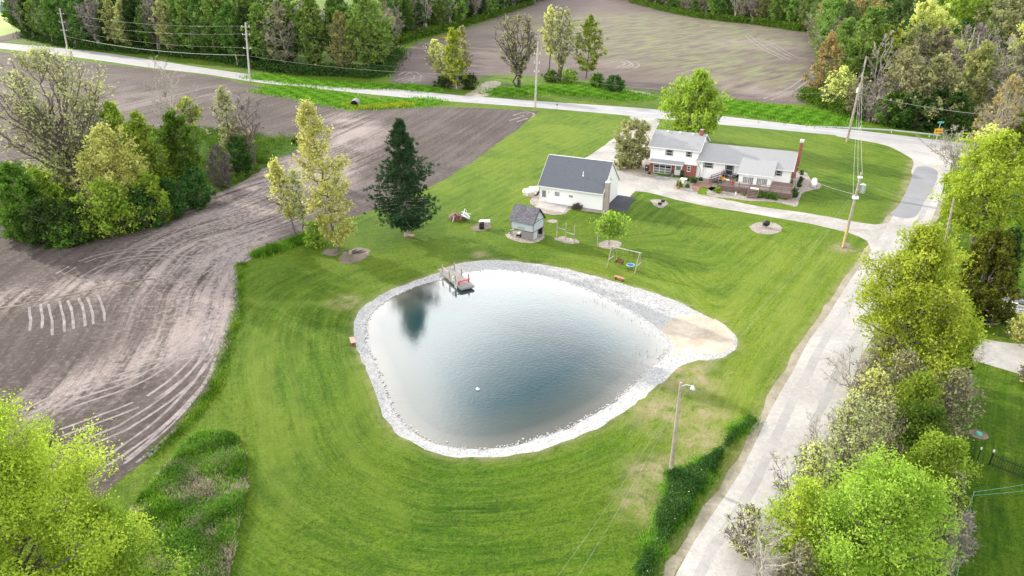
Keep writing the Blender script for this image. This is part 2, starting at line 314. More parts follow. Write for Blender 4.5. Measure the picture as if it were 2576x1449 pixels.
def smooth(pts, closed=True, step=1.5, jit=0.0, seed=1):
    rng = random.Random(seed); P = [Vector((p[0], p[1])) for p in pts]; n = len(P); out = []
    for i in range(n if closed else n-1):
        p0 = P[(i-1) % n] if closed or i > 0 else P[i]; p1 = P[i]; p2 = P[(i+1) % n]; p3 = P[(i+2) % n] if closed or i+2 < n else p2
        m = max(1, min(60, int((p2-p1).length/step)))
        for j in range(m):
            t = j/m; q = .5*((2*p1)+(p2-p0)*t+(2*p0-5*p1+4*p2-p3)*t*t+(3*p1-p0-3*p2+p3)*t**3)
            out.append((q.x+rng.uniform(-jit, jit), q.y+rng.uniform(-jit, jit)))
    if not closed: out.append(tuple(P[-1]))
    return out
def GP(px, z=0): return [G(u, v, z) for u, v in px]
def sheet(name, mat, poly, z, holes=(), grid=None, attrs=None, kind='structure', zf=None, extra=None):
    pts = [Vector(p) for p in poly]; edges = [(i, (i+1) % len(poly)) for i in range(len(poly))]
    for h in holes:
        b = len(pts); pts += [Vector(p) for p in h]; edges += [(b+i, b+(i+1) % len(h)) for i in range(len(h))]
    if grid is not None:
        g = np.asarray(grid); keep = pip(g, poly)
        for h in holes: keep &= ~pip(g, h)
        pts += [Vector(p) for p in g[keep]]
    v, e, f, *_ = delaunay_2d_cdt(pts, edges, [], 0, 1e-4)
    V = np.array([(p.x, p.y) for p in v]); F = np.array([q for q in f if len(q) == 3]); C = V[F].mean(axis=1)
    keep = pip(C, poly)
    for h in holes: keep &= ~pip(C, h)
    F = F[keep]; a = V[F]; cr = (a[:, 1, 0]-a[:, 0, 0])*(a[:, 2, 1]-a[:, 0, 1])-(a[:, 1, 1]-a[:, 0, 1])*(a[:, 2, 0]-a[:, 0, 0])
    F[cr < 0] = F[cr < 0][:, ::-1]
    Z = np.full(len(V), z) if zf is None else zf(V)
    me = np_mesh(name, np.column_stack([V, Z]), F, {k: ('POINT', fn(V)) for k, fn in (attrs or {}).items()}, zf is not None)
    o = link(name, me, mat); tag(o, kind=kind); return o
def gridpts(x0, x1, y0, y1, s, seed=3):
    r = np.random.default_rng(seed); X, Y = np.meshgrid(np.arange(x0, x1, s), np.arange(y0, y1, s)); P = np.column_stack([X.ravel(), Y.ravel()]); return P+r.uniform(-.2*s, .2*s, P.shape)
def sstep(x, a, b): t = np.clip((x-a)/(b-a), 0, 1); return t*t*(3-2*t)
def blob(V, pts, r):          # pts: list of picture points, radii in metres
    d = np.zeros(len(V))
    for (u, v, rr) in pts: c = np.array(G(u, v)); d = np.maximum(d, 1-sstep(np.linalg.norm(V-c, axis=1), 0, rr*r))
    return d
def ribbon(line, w0, w1, jit=0, seed=1):
    P = np.asarray(line); T = np.gradient(P, axis=0); T /= np.linalg.norm(T, axis=1)[:, None]+1e-9; Nn = np.column_stack([-T[:, 1], T[:, 0]])
    r = np.random.default_rng(seed); j = r.uniform(-jit, jit, (len(P), 2)) if jit else np.zeros((len(P), 2))
    A = P+Nn*(w0+j[:, :1]); B = P+Nn*(w1+j[:, 1:]); return A, B
def strip(name, mat, line, w0, w1, z, jit=0, parent=None, kind='structure', seed=1):
    A, B = ribbon(line, w0, w1, jit, seed); n = len(A); V = np.zeros((2*n, 3)); V[:n, :2] = A; V[n:, :2] = B; V[:, 2] = z
    F = np.array([(i, i+1, n+i+1, n+i) for i in range(n-1)])
    if w1 > w0: F = F[:, ::-1]
    o = link(name, np_mesh(name, V, F), mat, parent)
    if kind: tag(o, kind=kind)
    return o
# ------------------------------------------------------------------ outlines traced on the ground
WZ = -0.34
water_px = [(1120, 697), (1180, 681), (1250, 675), (1330, 683), (1400, 700), (1470, 722), (1540, 757), (1600, 787), (1650, 822), (1678, 848), (1687, 872), (1677, 893), (1640, 925), (1600, 965), (1560, 1003), (1500, 1043), (1430, 1078), (1350, 1108), (1280, 1127), (1200, 1134), (1130, 1128), (1070, 1112), (1022, 1080), (990, 1045), (968, 1000), (950, 950), (932, 905), (915, 860), (915, 815), (932, 785), (960, 762), (1000, 738), (1050, 718)]
bank_px = [(1110, 682), (1160, 662), (1240, 654), (1320, 660), (1400, 672), (1480, 690), (1560, 712), (1640, 735), (1700, 757), (1755, 785), (1815, 812), (1850, 842), (1856, 868), (1835, 890), (1800, 903), (1755, 908), (1715, 918), (1680, 950), (1632, 990), (1570, 1036), (1500, 1078), (1420, 1113), (1330, 1140), (1240, 1150), (1160, 1150), (1090, 1138), (1030, 1108), (982, 1075), (958, 1030), (945, 980), (922, 930), (900, 880), (888, 830), (896, 800), (915, 772), (950, 747), (1000, 722), (1060, 700)]
WATER = smooth(GP(water_px, WZ), True, .8, .09, 5); BANK = smooth(GP(bank_px), True, .8, .14, 6)
lane_px = [(2298, 404), (2297, 430), (2290, 460), (2267, 507), (2247, 542), (2225, 580), (2192, 630), (2149, 691), (2117, 739), (2082, 794), (2039, 851), (2014, 896), (1994, 936), (1952, 1006), (1910, 1092), (1860, 1192), (1797, 1287), (1747, 1362), (1703, 1440), (1668, 1520)]
LANE = smooth(GP(lane_px), False, 2); LANEA = np.array(LANE)
fieldedge_px = [(1356, 279), (1336, 297), (1295, 330), (1249, 362), (1205, 396), (1159, 426), (1120, 450), (1060, 480), (990, 512), (922, 534), (860, 562), (782, 603), (710, 625), (651, 643), (612, 660), (600, 685), (604, 740), (598, 790), (588, 830), (572, 880), (555, 930), (533, 985), (500, 1030), (460, 1075), (420, 1113), (380, 1148), (317, 1199), (255, 1257), (150, 1350), (0, 1460)]
FEDGE = smooth(GP(fieldedge_px), False, 2, .25, 7)
verge_px = [(-160, 116), (0, 131), (75, 140), (207, 155), (375, 173), (525, 191), (625, 212), (690, 228), (765, 240), (815, 256), (850, 272), (880, 280), (915, 275), (1015, 272), (1078, 268), (1191, 271), (1316, 277)]
FIELD = smooth(GP(verge_px), False, 4, .3, 8)[:-1]+FEDGE+[G(-500, 1460), G(-700, 700), G(-500, 300)]
hedge_px = [(-60, 520), (20, 570), (60, 604), (110, 617), (170, 618), (250, 604), (330, 585), (400, 560), (470, 522), (560, 480), (640, 440), (690, 405), (745, 375), (765, 352), (735, 345), (640, 345), (560, 330), (400, 330), (200, 420), (60, 415), (-40, 430)]
HEDGE = smooth(GP(hedge_px), True, 2, .5, 9)
highway_lo = [(-300, 94), (0, 122.5), (205, 146), (375, 170), (520, 187), (644, 207), (765, 219), (890, 233), (1078, 251), (1159, 257), (1350, 271), (1516, 285), (1610, 294), (1796, 312), (2130, 343), (2250, 356), (2420, 377), (2700, 408)]
highway_up = [(-300, 82), (0, 107.5), (250, 131.5), (500, 169), (644, 189), (765, 203), (1015, 226), (1159, 240), (1350, 254), (1610, 272), (1786, 289), (2035, 317), (2132, 325), (2357, 352), (2700, 393)]
HLO = smooth(GP(highway_lo), False, 6); HUP = smooth(GP(highway_up), False, 6)
flow_diag = np.array(G(1500, 290))-np.array(G(1180, 430)); flow_diag /= np.linalg.norm(flow_diag); nd = np.array([-flow_diag[1], flow_diag[0]])
def lawnflow(V):
    fp = pdist(V, BANK[::3], True); fl_ = pdist(V, LANEA[::2]); fd = V@nd; fh = V@np.array([.9, .43])
    X, Y = V[:, 0], V[:, 1]; c = np.array(G(1290, 900))
    w_l = sstep(X-(.0+.25*(Y-60)), 12, 24)*(1-sstep(Y, 98, 112)); w_d = sstep(Y, 84, 100)*(1-sstep(X, 24, 36)); w_h = sstep(X, 36, 44)*sstep(Y, 100, 108)
    w_p = 1-np.clip(w_l+w_d+w_h, 0, 1)+1e-3; s = w_p+w_l+w_d+w_h; return (fp*w_p+fl_*w_l+fd*w_d+fh*w_h)/s
def lawndry(V):
    d = blob(V, [(1700, 930, 7), (1740, 950, 5), (1640, 1190, 3.5), (1760, 1100, 4), (1660, 1040, 5), (1610, 1270, 3), (1780, 1040, 3), (870, 760, 3), (1210, 640, 2), (2120, 625, 3), (1700, 1180, 3), (1360, 690, 1)], 1.0)
    e = pdist(V, BANK[::2], True); d = np.maximum(d, .55*(1-sstep(e, 0, .9))); e2 = pdist(V, LANEA[::2]); d = np.maximum(d, .75*(1-sstep(e2, .3, 1.6)))
    return np.clip(d, 0, 1)
WORN = [GP(l) for l in ([(690, 820), (672, 900), (668, 980), (695, 1060), (712, 1140), (722, 1230), (725, 1300)], [(655, 830), (640, 900), (640, 980), (668, 1060), (685, 1140), (694, 1230)], [(760, 860), (745, 930), (740, 1010), (760, 1100), (800, 1180)], [(905, 905), (925, 990), (960, 1060), (1010, 1110)], [(870, 900), (890, 990), (925, 1070), (985, 1130)],
    [(1010, 1300), (960, 1230), (900, 1150), (850, 1050)], [(1930, 905), (1880, 985), (1820, 1060), (1760, 1120)], [(2010, 800), (1960, 870), (1900, 940), (1830, 1010)], [(2060, 700), (1990, 790), (1930, 860)], [(630, 755), (740, 765), (860, 760), (900, 750)], [(1960, 640), (1850, 760), (1780, 840)], [(2090, 640), (2000, 740), (1950, 800)], [(1400, 640), (1500, 655), (1620, 700), (1760, 760)])]
def lawnworn(V):
    d = np.zeros(len(V))
    for l in WORN: d = np.maximum(d, 1-sstep(pdist(V, l), .1, .95))
    return d*.5
SHADE_PTS = [(1250, 1300, 1), (900, 1300, .75), (1000, 1200, .85), (1550, 1300, .8), (1650, 1350, .6), (700, 1000, .62), (700, 800, .66), (800, 700, .62), (1100, 620, .72), (1000, 640, .62), (1300, 620, .72), (1500, 560, .6), (1250, 450, .28), (1400, 330, .22), (1700, 560, .5), (1800, 600, .3), (1750, 700, .15), (2000, 650, .1), (1900, 800, 0), (1850, 1000, .05), (1700, 1000, .1), (2000, 400, .4), (2150, 480, .6), (2350, 1100, .9), (2500, 1300, .95), (400, 1400, .7), (0, 100, .6), (1300, 240, .6), (2500, 700, .8), (870, 900, .8), (1750, 1300, .2)]  # sunlit right and shaded left of the lawn, painted into the grass colour
def lawnshade(V):
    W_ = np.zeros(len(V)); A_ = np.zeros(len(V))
    for u, v, k in SHADE_PTS: c = np.array(G(u, v)); q_ = 1/(((V-c)**2).sum(1)+25)**1.5; W_ += q_; A_ += q_*k
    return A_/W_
big = [(-1490, -50), (1490, -50), (1490, 2390), (-1490, 2390)]
gp = np.vstack([gridpts(-70, 110, 20, 112, .95), gridpts(-70, 110, 112, 175, 1.6), gridpts(-300, 300, 176, 420, 12)])
sheet('ground', 'lawn', big, 0, [BANK], gp, {'flow': lawnflow, 'dry': lawndry, 'worn': lawnworn, 'shade_tint': lawnshade})
# pond bank falls from the lawn to the water line
def bz(V):
    a = pdist(V, BANK, True); b = pdist(V, WATER, True); t = a/(a+b+1e-6); return (WZ-.03)*t
gpw = gridpts(-40, 40, 30, 95, 1.0, 4)
WIN = [(p[0]-(p[0]-2)*.012, p[1]-(p[1]-60)*.012) for p in WATER]
sheet('gravel_bank', 'riprap', BANK, 0, [WIN], gpw[~pip(gpw, WATER)], None, zf=bz)
sheet('pond_water', 'water', WATER, WZ, [], gridpts(-40, 40, 30, 95, 1.0, 5), {'dry': lambda V: sstep(pdist(V, WATER, True), 0, 13)})
tag(bpy.data.objects['pond_water'], kind='structure')
beach_px = [(1660, 832), (1685, 806), (1720, 796), (1760, 793), (1810, 813), (1842, 842), (1848, 868), (1828, 888), (1795, 897), (1750, 889), (1700, 891), (1682, 898), (1690, 872), (1682, 850)]
def bz2(V): return bz(V)+.012
sheet('sand_beach', 'sand', smooth(GP([(u, v) for u, v in beach_px], -.25), True, .8, .12, 11), 0, [], gridpts(10, 40, 50, 75, .9, 6), zf=bz2)
# fields
def soilflow(V): return pdist(V, FEDGE[::4])
PALE = [GP([(760, 420), (690, 470), (620, 510), (560, 560), (520, 600), (530, 650), (545, 720), (560, 790)]), GP([(0, 760), (120, 735), (250, 715), (400, 690), (540, 680)]), GP([(870, 290), (900, 330), (880, 380), (840, 430), (800, 470)]), GP([(110, 1010), (250, 960), (400, 880), (470, 830), (520, 800)])]
def soilpale(V):
    d = np.zeros(len(V))
    for l, r in zip(PALE, (15, 6, 9, 6)): d = np.maximum(d, 1-sstep(pdist(V, l), 0, r))
    return np.clip(d+.9*blob(V, [(510, 615, 15), (880, 330, 9), (560, 560, 10)], 1)+.4*blob(V, [(300, 260, 30), (500, 240, 25), (100, 230, 30)], 1), 0, 1)
soil = sheet('ploughed_field', 'soil', FIELD, .004, [], np.vstack([gridpts(-120, 40, 28, 130, 2.5, 8), gridpts(-260, 10, 131, 330, 6, 9)]), {'flow': soilflow, 'dry': soilpale})
far_px = [(985, 212), (990, 185), (1003, 150), (1062, 105), (1200, 62), (1380, -2), (1560, -4), (1660, 20), (1800, 48), (1918, 62), (2028, 78), (2045, 110), (2052, 180), (2044, 240), (2020, 262), (1960, 262), (1830, 247), (1760, 238), (1660, 232), (1590, 222), (1520, 205), (1400, 196), (1240, 187), (1200, 200), (1160, 220), (1080, 222), (1010, 217)]
FAR = smooth(GP(far_px), True, 6, .6, 12); fdir = np.array(G(2000, 90))-np.array(G(1500, 180)); fdir /= np.linalg.norm(fdir); fn_ = np.array([-fdir[1], fdir[0]])
sheet('far_field', 'soil_far', FAR, .004, [], gridpts(-180, 520, 185, 1000, 12, 13), {'flow': lambda V: V@fn_*.25, 'dry': lambda V: .8*blob(V, [(1060, 205, 14), (1990, 230, 30), (1900, 110, 45), (1500, 160, 20), (1730, 250, 10), (1880, 215, 22)], 1),
    'green': lambda V: np.clip(blob(V, [(1600, 60, 170), (1650, 110, 110), (1750, 150, 60), (1900, 180, 60), (1560, 110, 60), (1800, 100, 80), (1500, 60, 80), (1450, 80, 60)], 1)*1.3, 0, 1)})
sheet('green_field', 'far_green', GP([(-200, 20), (95, 26), (108, 45), (100, 70), (45, 80), (0, 92), (-200, 110)]), .006)
sheet('bare_field', 'soil', GP([(-200, 108), (0, 92), (45, 80), (110, 72), (125, 90), (100, 98), (40, 100), (0, 107), (-200, 100)][:-1]+[(-200, 118)]), .004)
sheet('hedge_ground', 'lawn', HEDGE, .010, attrs={'shade_tint': lambda V: np.full(len(V), .9)})
# tyre tracks pressed in the field
TRP = FIELD
def tracks(name, lines, width=.30, gauge=1.15, z=.012, seed=1):
    V = []; F = []
    for li, l in enumerate(lines):
        P = np.array(smooth(GP(l), False, 1.2, .05, seed+li))
        for off in (-gauge/2, gauge/2):
            r = np.random.default_rng(seed*31+li); wd = width/2*r.uniform(.75, 1.1, len(P))
            T = np.gradient(P, axis=0); T /= np.linalg.norm(T, axis=1)[:, None]+1e-9; n = np.column_stack([-T[:, 1], T[:, 0]])
            A = P+n*(off-wd[:, None]); B = P+n*(off+wd[:, None]); b = len(V); m_ = len(P)
            zz = z+.0013*li+(.0006 if off > 0 else 0)
            V += [(x, y, zz) for x, y in A]+[(x, y, zz) for x, y in B]
            keep = (r.uniform(size=m_) > .04) & ((pip(A, TRP) & pip(B, TRP)) if name == 'tyre_tracks' else True); F += [(b+i, b+m_+i, b+m_+i+1, b+i+1)[::-1] for i in range(m_-1) if keep[i]]
    o = link(name, np_mesh(name, V, F), 'trackdirt'); tag(o, kind='structure'); return o
trk = [[(110, 1045), (200, 1010), (330, 965), (430, 905), (500, 835), (535, 770)], [(150, 1090), (260, 1050), (380, 1000), (470, 930), (520, 870), (545, 800)], [(200, 1120), (310, 1075), (410, 1010), (490, 940), (540, 860), (562, 790)],
       [(260, 1165), (350, 1105), (440, 1030), (510, 950), (555, 870)], [(300, 1190), (390, 1120), (470, 1045), (530, 965), (565, 880)], [(60, 1040), (180, 985), (330, 940), (450, 900), (530, 880)], [(330, 1160), (420, 1085), (500, 1005), (545, 935)],
       [(88, 768), (92, 800), (90, 830)], [(136, 762), (145, 800), (148, 840)], [(184, 752), (196, 785), (200, 825)], [(232, 744), (246, 780), (250, 812)],
       [(210, 700), (260, 672), (330, 650), (420, 645), (500, 655)], [(150, 690), (230, 650), (330, 630), (440, 625)], [(430, 600), (470, 570), (540, 540), (620, 500), (690, 450)], [(500, 690), (540, 660), (570, 610), (620, 570), (700, 540), (790, 500)], [(560, 720), (575, 660), (600, 620), (660, 585), (760, 545), (850, 500)]]
tracks('tyre_tracks', trk)
tracks('far_tyre_tracks', [[(1010, 190), (1030, 180), (1050, 190), (1045, 205)], [(1020, 212), (1045, 200), (1080, 192), (1110, 196)], [(1000, 205), (1040, 192), (1090, 186)], [(1560, 160), (1590, 155), (1600, 165), (1585, 172)], [(1530, 155), (1560, 150), (1580, 160), (1560, 170)], [(1300, 292), (1325, 284), (1330, 292), (1290, 305)], [(1900, 95), (1940, 110), (1990, 140), (2040, 150)], [(1930, 250), (1990, 225), (2040, 190)], [(1880, 90), (1920, 120), (1980, 150)]], .7, 2.4, .014, 5)
def furrow(name, px, w): strip(name, 'dirt', smooth(GP(px), False, 1, .15, 3), -w, w, .040, .06)
furrow('wash_channel', [(0, 776), (80, 762), (170, 742), (260, 722), (345, 705), (390, 702)], .16)
# roads
def road_between(name, mat, A, B, z):
    poly = list(A)+list(B)[::-1]; return sheet(name, mat, poly, z)
road_between('highway', 'road', HLO, HUP, .020)
def lerp_line(A, B, t):
    n = 90; A = np.array(A); B = np.array(B)
    def rs(P): d = np.r_[0, np.cumsum(np.linalg.norm(np.diff(P, axis=0), axis=1))]; s = np.linspace(0, d[-1], n); return np.column_stack([np.interp(s, d, P[:, i]) for i in (0, 1)])
    a, b = rs(A), rs(B); return a*(1-t)+b*t
strip('edge_line', 'paint_line', lerp_line(HLO, HUP, .10)[:78], -.08, .08, .026)
strip('edge_line', 'paint_line', lerp_line(HLO, HUP, .90), -.08, .08, .026)
strip('centre_line', 'paint_line', lerp_line(HLO, HUP, .5), -.10, .10, .026)
LW = 5.3
sheet('side_lane', 'lane', LANE+[tuple(p) for p in ribbon(LANE, LW, LW)[0][::-1]], .016)
strip('lane_shoulder', 'shoulder', LANE[18:], -.75, .1, .0085, .22)
strip('lane_shoulder', 'shoulder', LANE[10:], LW-.1, LW+.8, .0095, .25)
sheet('intersection', 'lane', smooth(GP([(2100, 340), (2182, 356), (2232, 367), (2282, 392), (2299, 408), (2297, 440), (2380, 440), (2400, 400), (2470, 385), (2480, 376), (2300, 352)]), True, 2), .014)
sheet('lane_patch', 'asphalt_mid', smooth(GP([(2308, 420), (2355, 428), (2354, 460), (2330, 500), (2300, 547), (2240, 540), (2262, 516), (2285, 470)]), True, 1, .08), .020)
for k_, (pp_, ww_) in enumerate([([(2060, 870), (2085, 880), (2110, 890)], .03), ([(2310, 450), (2330, 452), (2350, 455)], .03)]): strip('lane_crack', 'asphalt_mid', smooth(GP(pp_), False, .8, .05, k_), -ww_, ww_, .0235)
for off_ in (1.35, 3.75): strip('wheel_track', 'wheel_wear', LANE[4:], off_-.38, off_+.38, .0175, .10, seed=int(off_*3))
strip('lane_crack', 'dirt', smooth(GP([(2340, 580), (2300, 612), (2270, 640)][::-1]), False, .8, .05), -.06, .06, .022)
sheet('field_entrance', 'shoulder', smooth(GP([(1170, 240), (1190, 228), (1225, 205), (1262, 207), (1240, 225), (1222, 243)]), True, 2, .4), .008)
sheet('verge_clearing', 'shoulder', smooth(GP([(1500, 228), (1560, 224), (1640, 236), (1600, 248), (1520, 243)]), True, 2, .8), .008)
drive_px = [(1585, 293), (1655, 300), (1650, 330), (1648, 372), (1640, 400), (1632, 425), (1645, 440), (1714, 449), (1760, 462), (1772, 480), (1778, 491), (1806, 497), (1878, 513), (1932, 523), (2000, 532), (2082, 545), (2144, 557), (2202, 565), (2236, 560), (2215, 610), (2192, 630), (2180, 606), (2132, 585), (2032, 562), (1932, 545), (1861, 532), (1790, 521), (1739, 511), (1680, 497), (1649, 489), (1600, 481), (1584, 497), (1545, 500), (1532, 470), (1470, 425), (1440, 415), (1462, 402), (1480, 393), (1527, 361), (1560, 335), (1590, 318), (1600, 308)]
sheet('driveway', 'drive', smooth(GP(drive_px), True, 1.5, .10, 14), .012)
def q(f, *pts): return [f(*p) for p in pts]
sheet('concrete_pad', 'concrete', GP(q(kg, (1725, 640), (2095, 690), (1955, 905), (1700, 868))), .018)
sheet('asphalt_pad', 'asphalt_new', smooth(GP(q(kg, (1715, 868), (1900, 880), (2060, 918), (1990, 1010), (1890, 1150), (1740, 1120), (1585, 1080), (1560, 1000))), True, .5, .06), .022)
def bed(name, mat, f, pts, z=.016, seed=1, jit=.12): return sheet(name, mat, smooth(GP(q(f, *pts)), True, .6, jit, seed), z)
bed('gravel_bed', 'pebble', kg, [(300, 960), (330, 900), (400, 850), (470, 800), (600, 950), (940, 1020), (1500, 1100), (1610, 1105), (1560, 1165), (1200, 1130), (1000, 1090), (860, 1180), (700, 1190), (500, 1150), (380, 1060), (310, 1010)])
sheet('patio', 'concrete', GP(q(kg, (470, 965), (950, 1035), (855, 1155), (395, 1060))), .024)
bed('gravel_bed', 'pebble', kg, [(185, 870), (260, 800), (420, 770), (465, 800), (420, 870), (330, 890)])
bed('gravel_bed', 'pebble', kg, [(580, 1300), (650, 1265), (745, 1275), (765, 1305), (690, 1325)])
bed('gravel_bed', 'pebble', kh, [(405, 1090), (490, 1085), (590, 1110), (575, 1160), (500, 1178), (450, 1150)])
bed('gravel_bed', 'pebble', kh, [(1510, 1385), (1590, 1345), (1700, 1338), (1810, 1355), (1870, 1400), (1850, 1450), (1740, 1475), (1600, 1460), (1530, 1425)])
bed('gravel_bed', 'pebble', ks, [(785, 480), (860, 440), (1000, 430), (1180, 440), (1228, 490), (1190, 540), (1080, 572), (930, 560), (820, 520)])
bed('gravel_bed', 'pebble', ks, [(1335, 520), (1400, 498), (1500, 510), (1600, 545), (1612, 575), (1520, 578), (1400, 555)], jit=.2)
bed('gravel_bed', 'pebble', ks, [(1825, 580), (1880, 548), (1980, 535), (2070, 560), (2080, 600), (2000, 638), (1900, 630), (1840, 610)])
bed('gravel_bed', 'pebble', kh, [(60, 740), (180, 735), (330, 680), (400, 560), (440, 560), (400, 760), (480, 810), (440, 840), (300, 835), (150, 800), (70, 770)], .020)
bed('gravel_bed', 'pebble', kh, [(820, 870), (1100, 840), (1180, 850), (1150, 1000), (1030, 960), (960, 930), (880, 960), (840, 930)], .020)
bed('mulch_bed', 'mulch', kh, [(870, 915), (1000, 890), (1100, 915), (1060, 950), (960, 950), (930, 1000), (880, 990)], .026)
bed('gravel_bed', 'pebble', kh, [(1030, 985), (1080, 945), (1150, 950), (1480, 1020), (1760, 1060), (1960, 1080), (2000, 830), (2050, 765), (2150, 790), (2190, 860), (2290, 905), (2300, 960), (2180, 990), (2100, 1020), (2050, 1140), (2010, 1165), (1800, 1115), (1580, 1105), (1470, 1100), (1300, 1075), (1110, 1060), (1040, 1040)], .020, 2)
bed('grass_strip', 'lawn', kh, [(935, 985), (960, 945), (1060, 940), (1040, 985), (1030, 1030), (1150, 1065), (1300, 1085), (1440, 1105), (1475, 1120), (1330, 1105), (1160, 1070), (1000, 1040), (930, 1020)], .024)
bed('dirt_patch', 'dirt', kp, [(640, 590), (740, 520), (880, 480), (1030, 500), (1080, 560), (1000, 620), (850, 660), (700, 640)], jit=.2)
kc7 = K(900, 400, 2.07)
bed('dirt_patch', 'dirt', kc7, [(875, 1270), (940, 1200), (1050, 1175), (1130, 1195), (1110, 1250), (1020, 1290), (920, 1305)], jit=.25)
bed('dirt_patch', 'dirt', kc7, [(735, 1225), (790, 1185), (860, 1190), (890, 1215), (840, 1240)], jit=.2)
bed('mulch_bed', 'mulch', kc7, [(1400, 1085), (1430, 1062), (1490, 1068), (1480, 1090)], jit=.1)
bed('mulch_bed', 'mulch', kr2, [(1740, 620), (1850, 540), (2050, 520), (2280, 560), (2250, 620), (2050, 600), (1880, 640)], jit=.2)
bed('dirt_patch', 'dirt', kr1, [(720, 1160), (770, 1145), (820, 1165), (830, 1190), (760, 1215), (725, 1190)], jit=.1)
NDR = smooth(GP(q(kr2, (1900, 780), (2030, 805), (2300, 860), (2576, 890), (3000, 990), (3000, 1290), (2576, 1200), (2300, 1120), (2100, 1060), (1900, 1030))), True, 1, .06)
sheet('neighbour_drive', 'lane', NDR, .0135)
bed('shoulder_patch', 'shoulder', K(2500, 1688, 2.576), [(540, 1000), (600, 900), (720, 800), (760, 790), (650, 960), (540, 1130), (400, 1300), (330, 1448), (220, 1448), (380, 1200)], .0105, 5, .25)
# ------------------------------------------------------------------ trees
def unit(v): return v/(np.linalg.norm(v, axis=-1, keepdims=True)+1e-9)
def tubes(P, R, k):
    B, n, _ = P.shape; T = unit(np.gradient(P, axis=1)); up = np.where(np.abs(T[..., 2:3]) < .9, np.array([0, 0, 1.]), np.array([1., 0, 0]))
    U = unit(np.cross(T, up)); W = np.cross(U, T); a = np.arange(k)*2*PI/k
    V = P[:, :, None]+R[:, :, None, None]*(U[:, :, None]*np.cos(a)[:, None]+W[:, :, None]*np.sin(a)[:, None])
    idx = np.arange(B*n*k).reshape(B, n, k); a0 = idx[:, :-1]; a1 = idx[:, 1:]
    F = np.stack([a0, np.roll(a0, -1, 2), np.roll(a1, -1, 2), a1], -1).reshape(-1, 4); return V.reshape(-1, 3), F
def grow(rng, st, tip, bend, n, wob):
    s = np.linspace(0, 1, n)[None, :, None]; Lh = np.linalg.norm(tip-st, axis=1)[:, None, None]
    mid = (st+tip)/2+bend; P = (1-s)**2*st[:, None]+2*s*(1-s)*mid[:, None]+s*s*tip[:, None]
    W = rng.normal(0, 1, (len(st), n, 3))*Lh*wob; W[:, 0] = 0; return P+W
PROF = {'round': lambda t: np.clip(1-(2*t-1)**2, 0, 1)**.5, 'oval': lambda t: np.clip(np.sin(PI*np.clip(t, 0, 1)**.75), 0, 1)**.75, 'cone': lambda t: (1-t)**.85*.97+.03,
        'vase': lambda t: np.clip(np.sin(PI*np.clip(t, 0, 1)**1.6), 0, 1)**.7, 'col': lambda t: np.clip(np.sin(PI*np.clip(t, 0.02, 1)**.6), 0, 1)**.5}
TYPES = dict(
 maple=dict(prof='oval', cb=.10, z0=.10, nl=52, ns=11, nt=4, up=(.2, 1.1), lf=22, ls=.29, sg=.62, stems=1, leaf='lf_lime'),
 dense=dict(prof='round', cb=.12, z0=.10, nl=50, ns=11, nt=4, up=(.1, .9), lf=21, ls=.29, sg=.55, stems=1, leaf='lf_green'),
 open=dict(prof='oval', cb=.16, z0=.14, nl=40, ns=10, nt=4, up=(.2, .9), lf=7.5, ls=.23, sg=.6, stems=1, leaf='lf_yellow'),
 vase=dict(prof='vase', cb=.20, z0=.16, nl=40, ns=10, nt=5, up=(.5, 1.2), lf=7, ls=.22, sg=.7, stems=5, leaf='lf_pale'),
 bare=dict(prof='vase', cb=.2, z0=.15, nl=26, ns=8, nt=6, up=(.4, 1.1), lf=0, ls=.2, sg=.3, stems=3, leaf='lf_gray'),
 col=dict(prof='col', cb=.10, z0=.08, nl=50, ns=6, nt=3, up=(.7, 1.3), lf=13, ls=.34, sg=.38, stems=1, leaf='lf_lime'),
 bush=dict(prof='round', cb=.02, z0=-.05, nl=32, ns=9, nt=4, up=(.3, 1.0), lf=18, ls=.22, sg=.45, stems=4, leaf='lf_dark'),
 twig=dict(prof='oval', cb=.05, z0=.0, nl=46, ns=13, nt=7, up=(.5, 1.2), lf=2.4, ls=.15, sg=.4, stems=6, leaf='lf_pale'),
 cedar=dict(prof='oval', cb=.03, z0=.0, nl=70, ns=9, nt=3, up=(.3, 1.0), lf=16, ls=.20, sg=.26, stems=3, leaf='lf_cedar'),
)
LAI = dict(maple=1.75, dense=2.3, open=.62, vase=.42, bare=0, col=2.2, bush=2.3, twig=.17, cedar=3.0)
for _k, _v in TYPES.items(): _v['lai'] = LAI[_k]
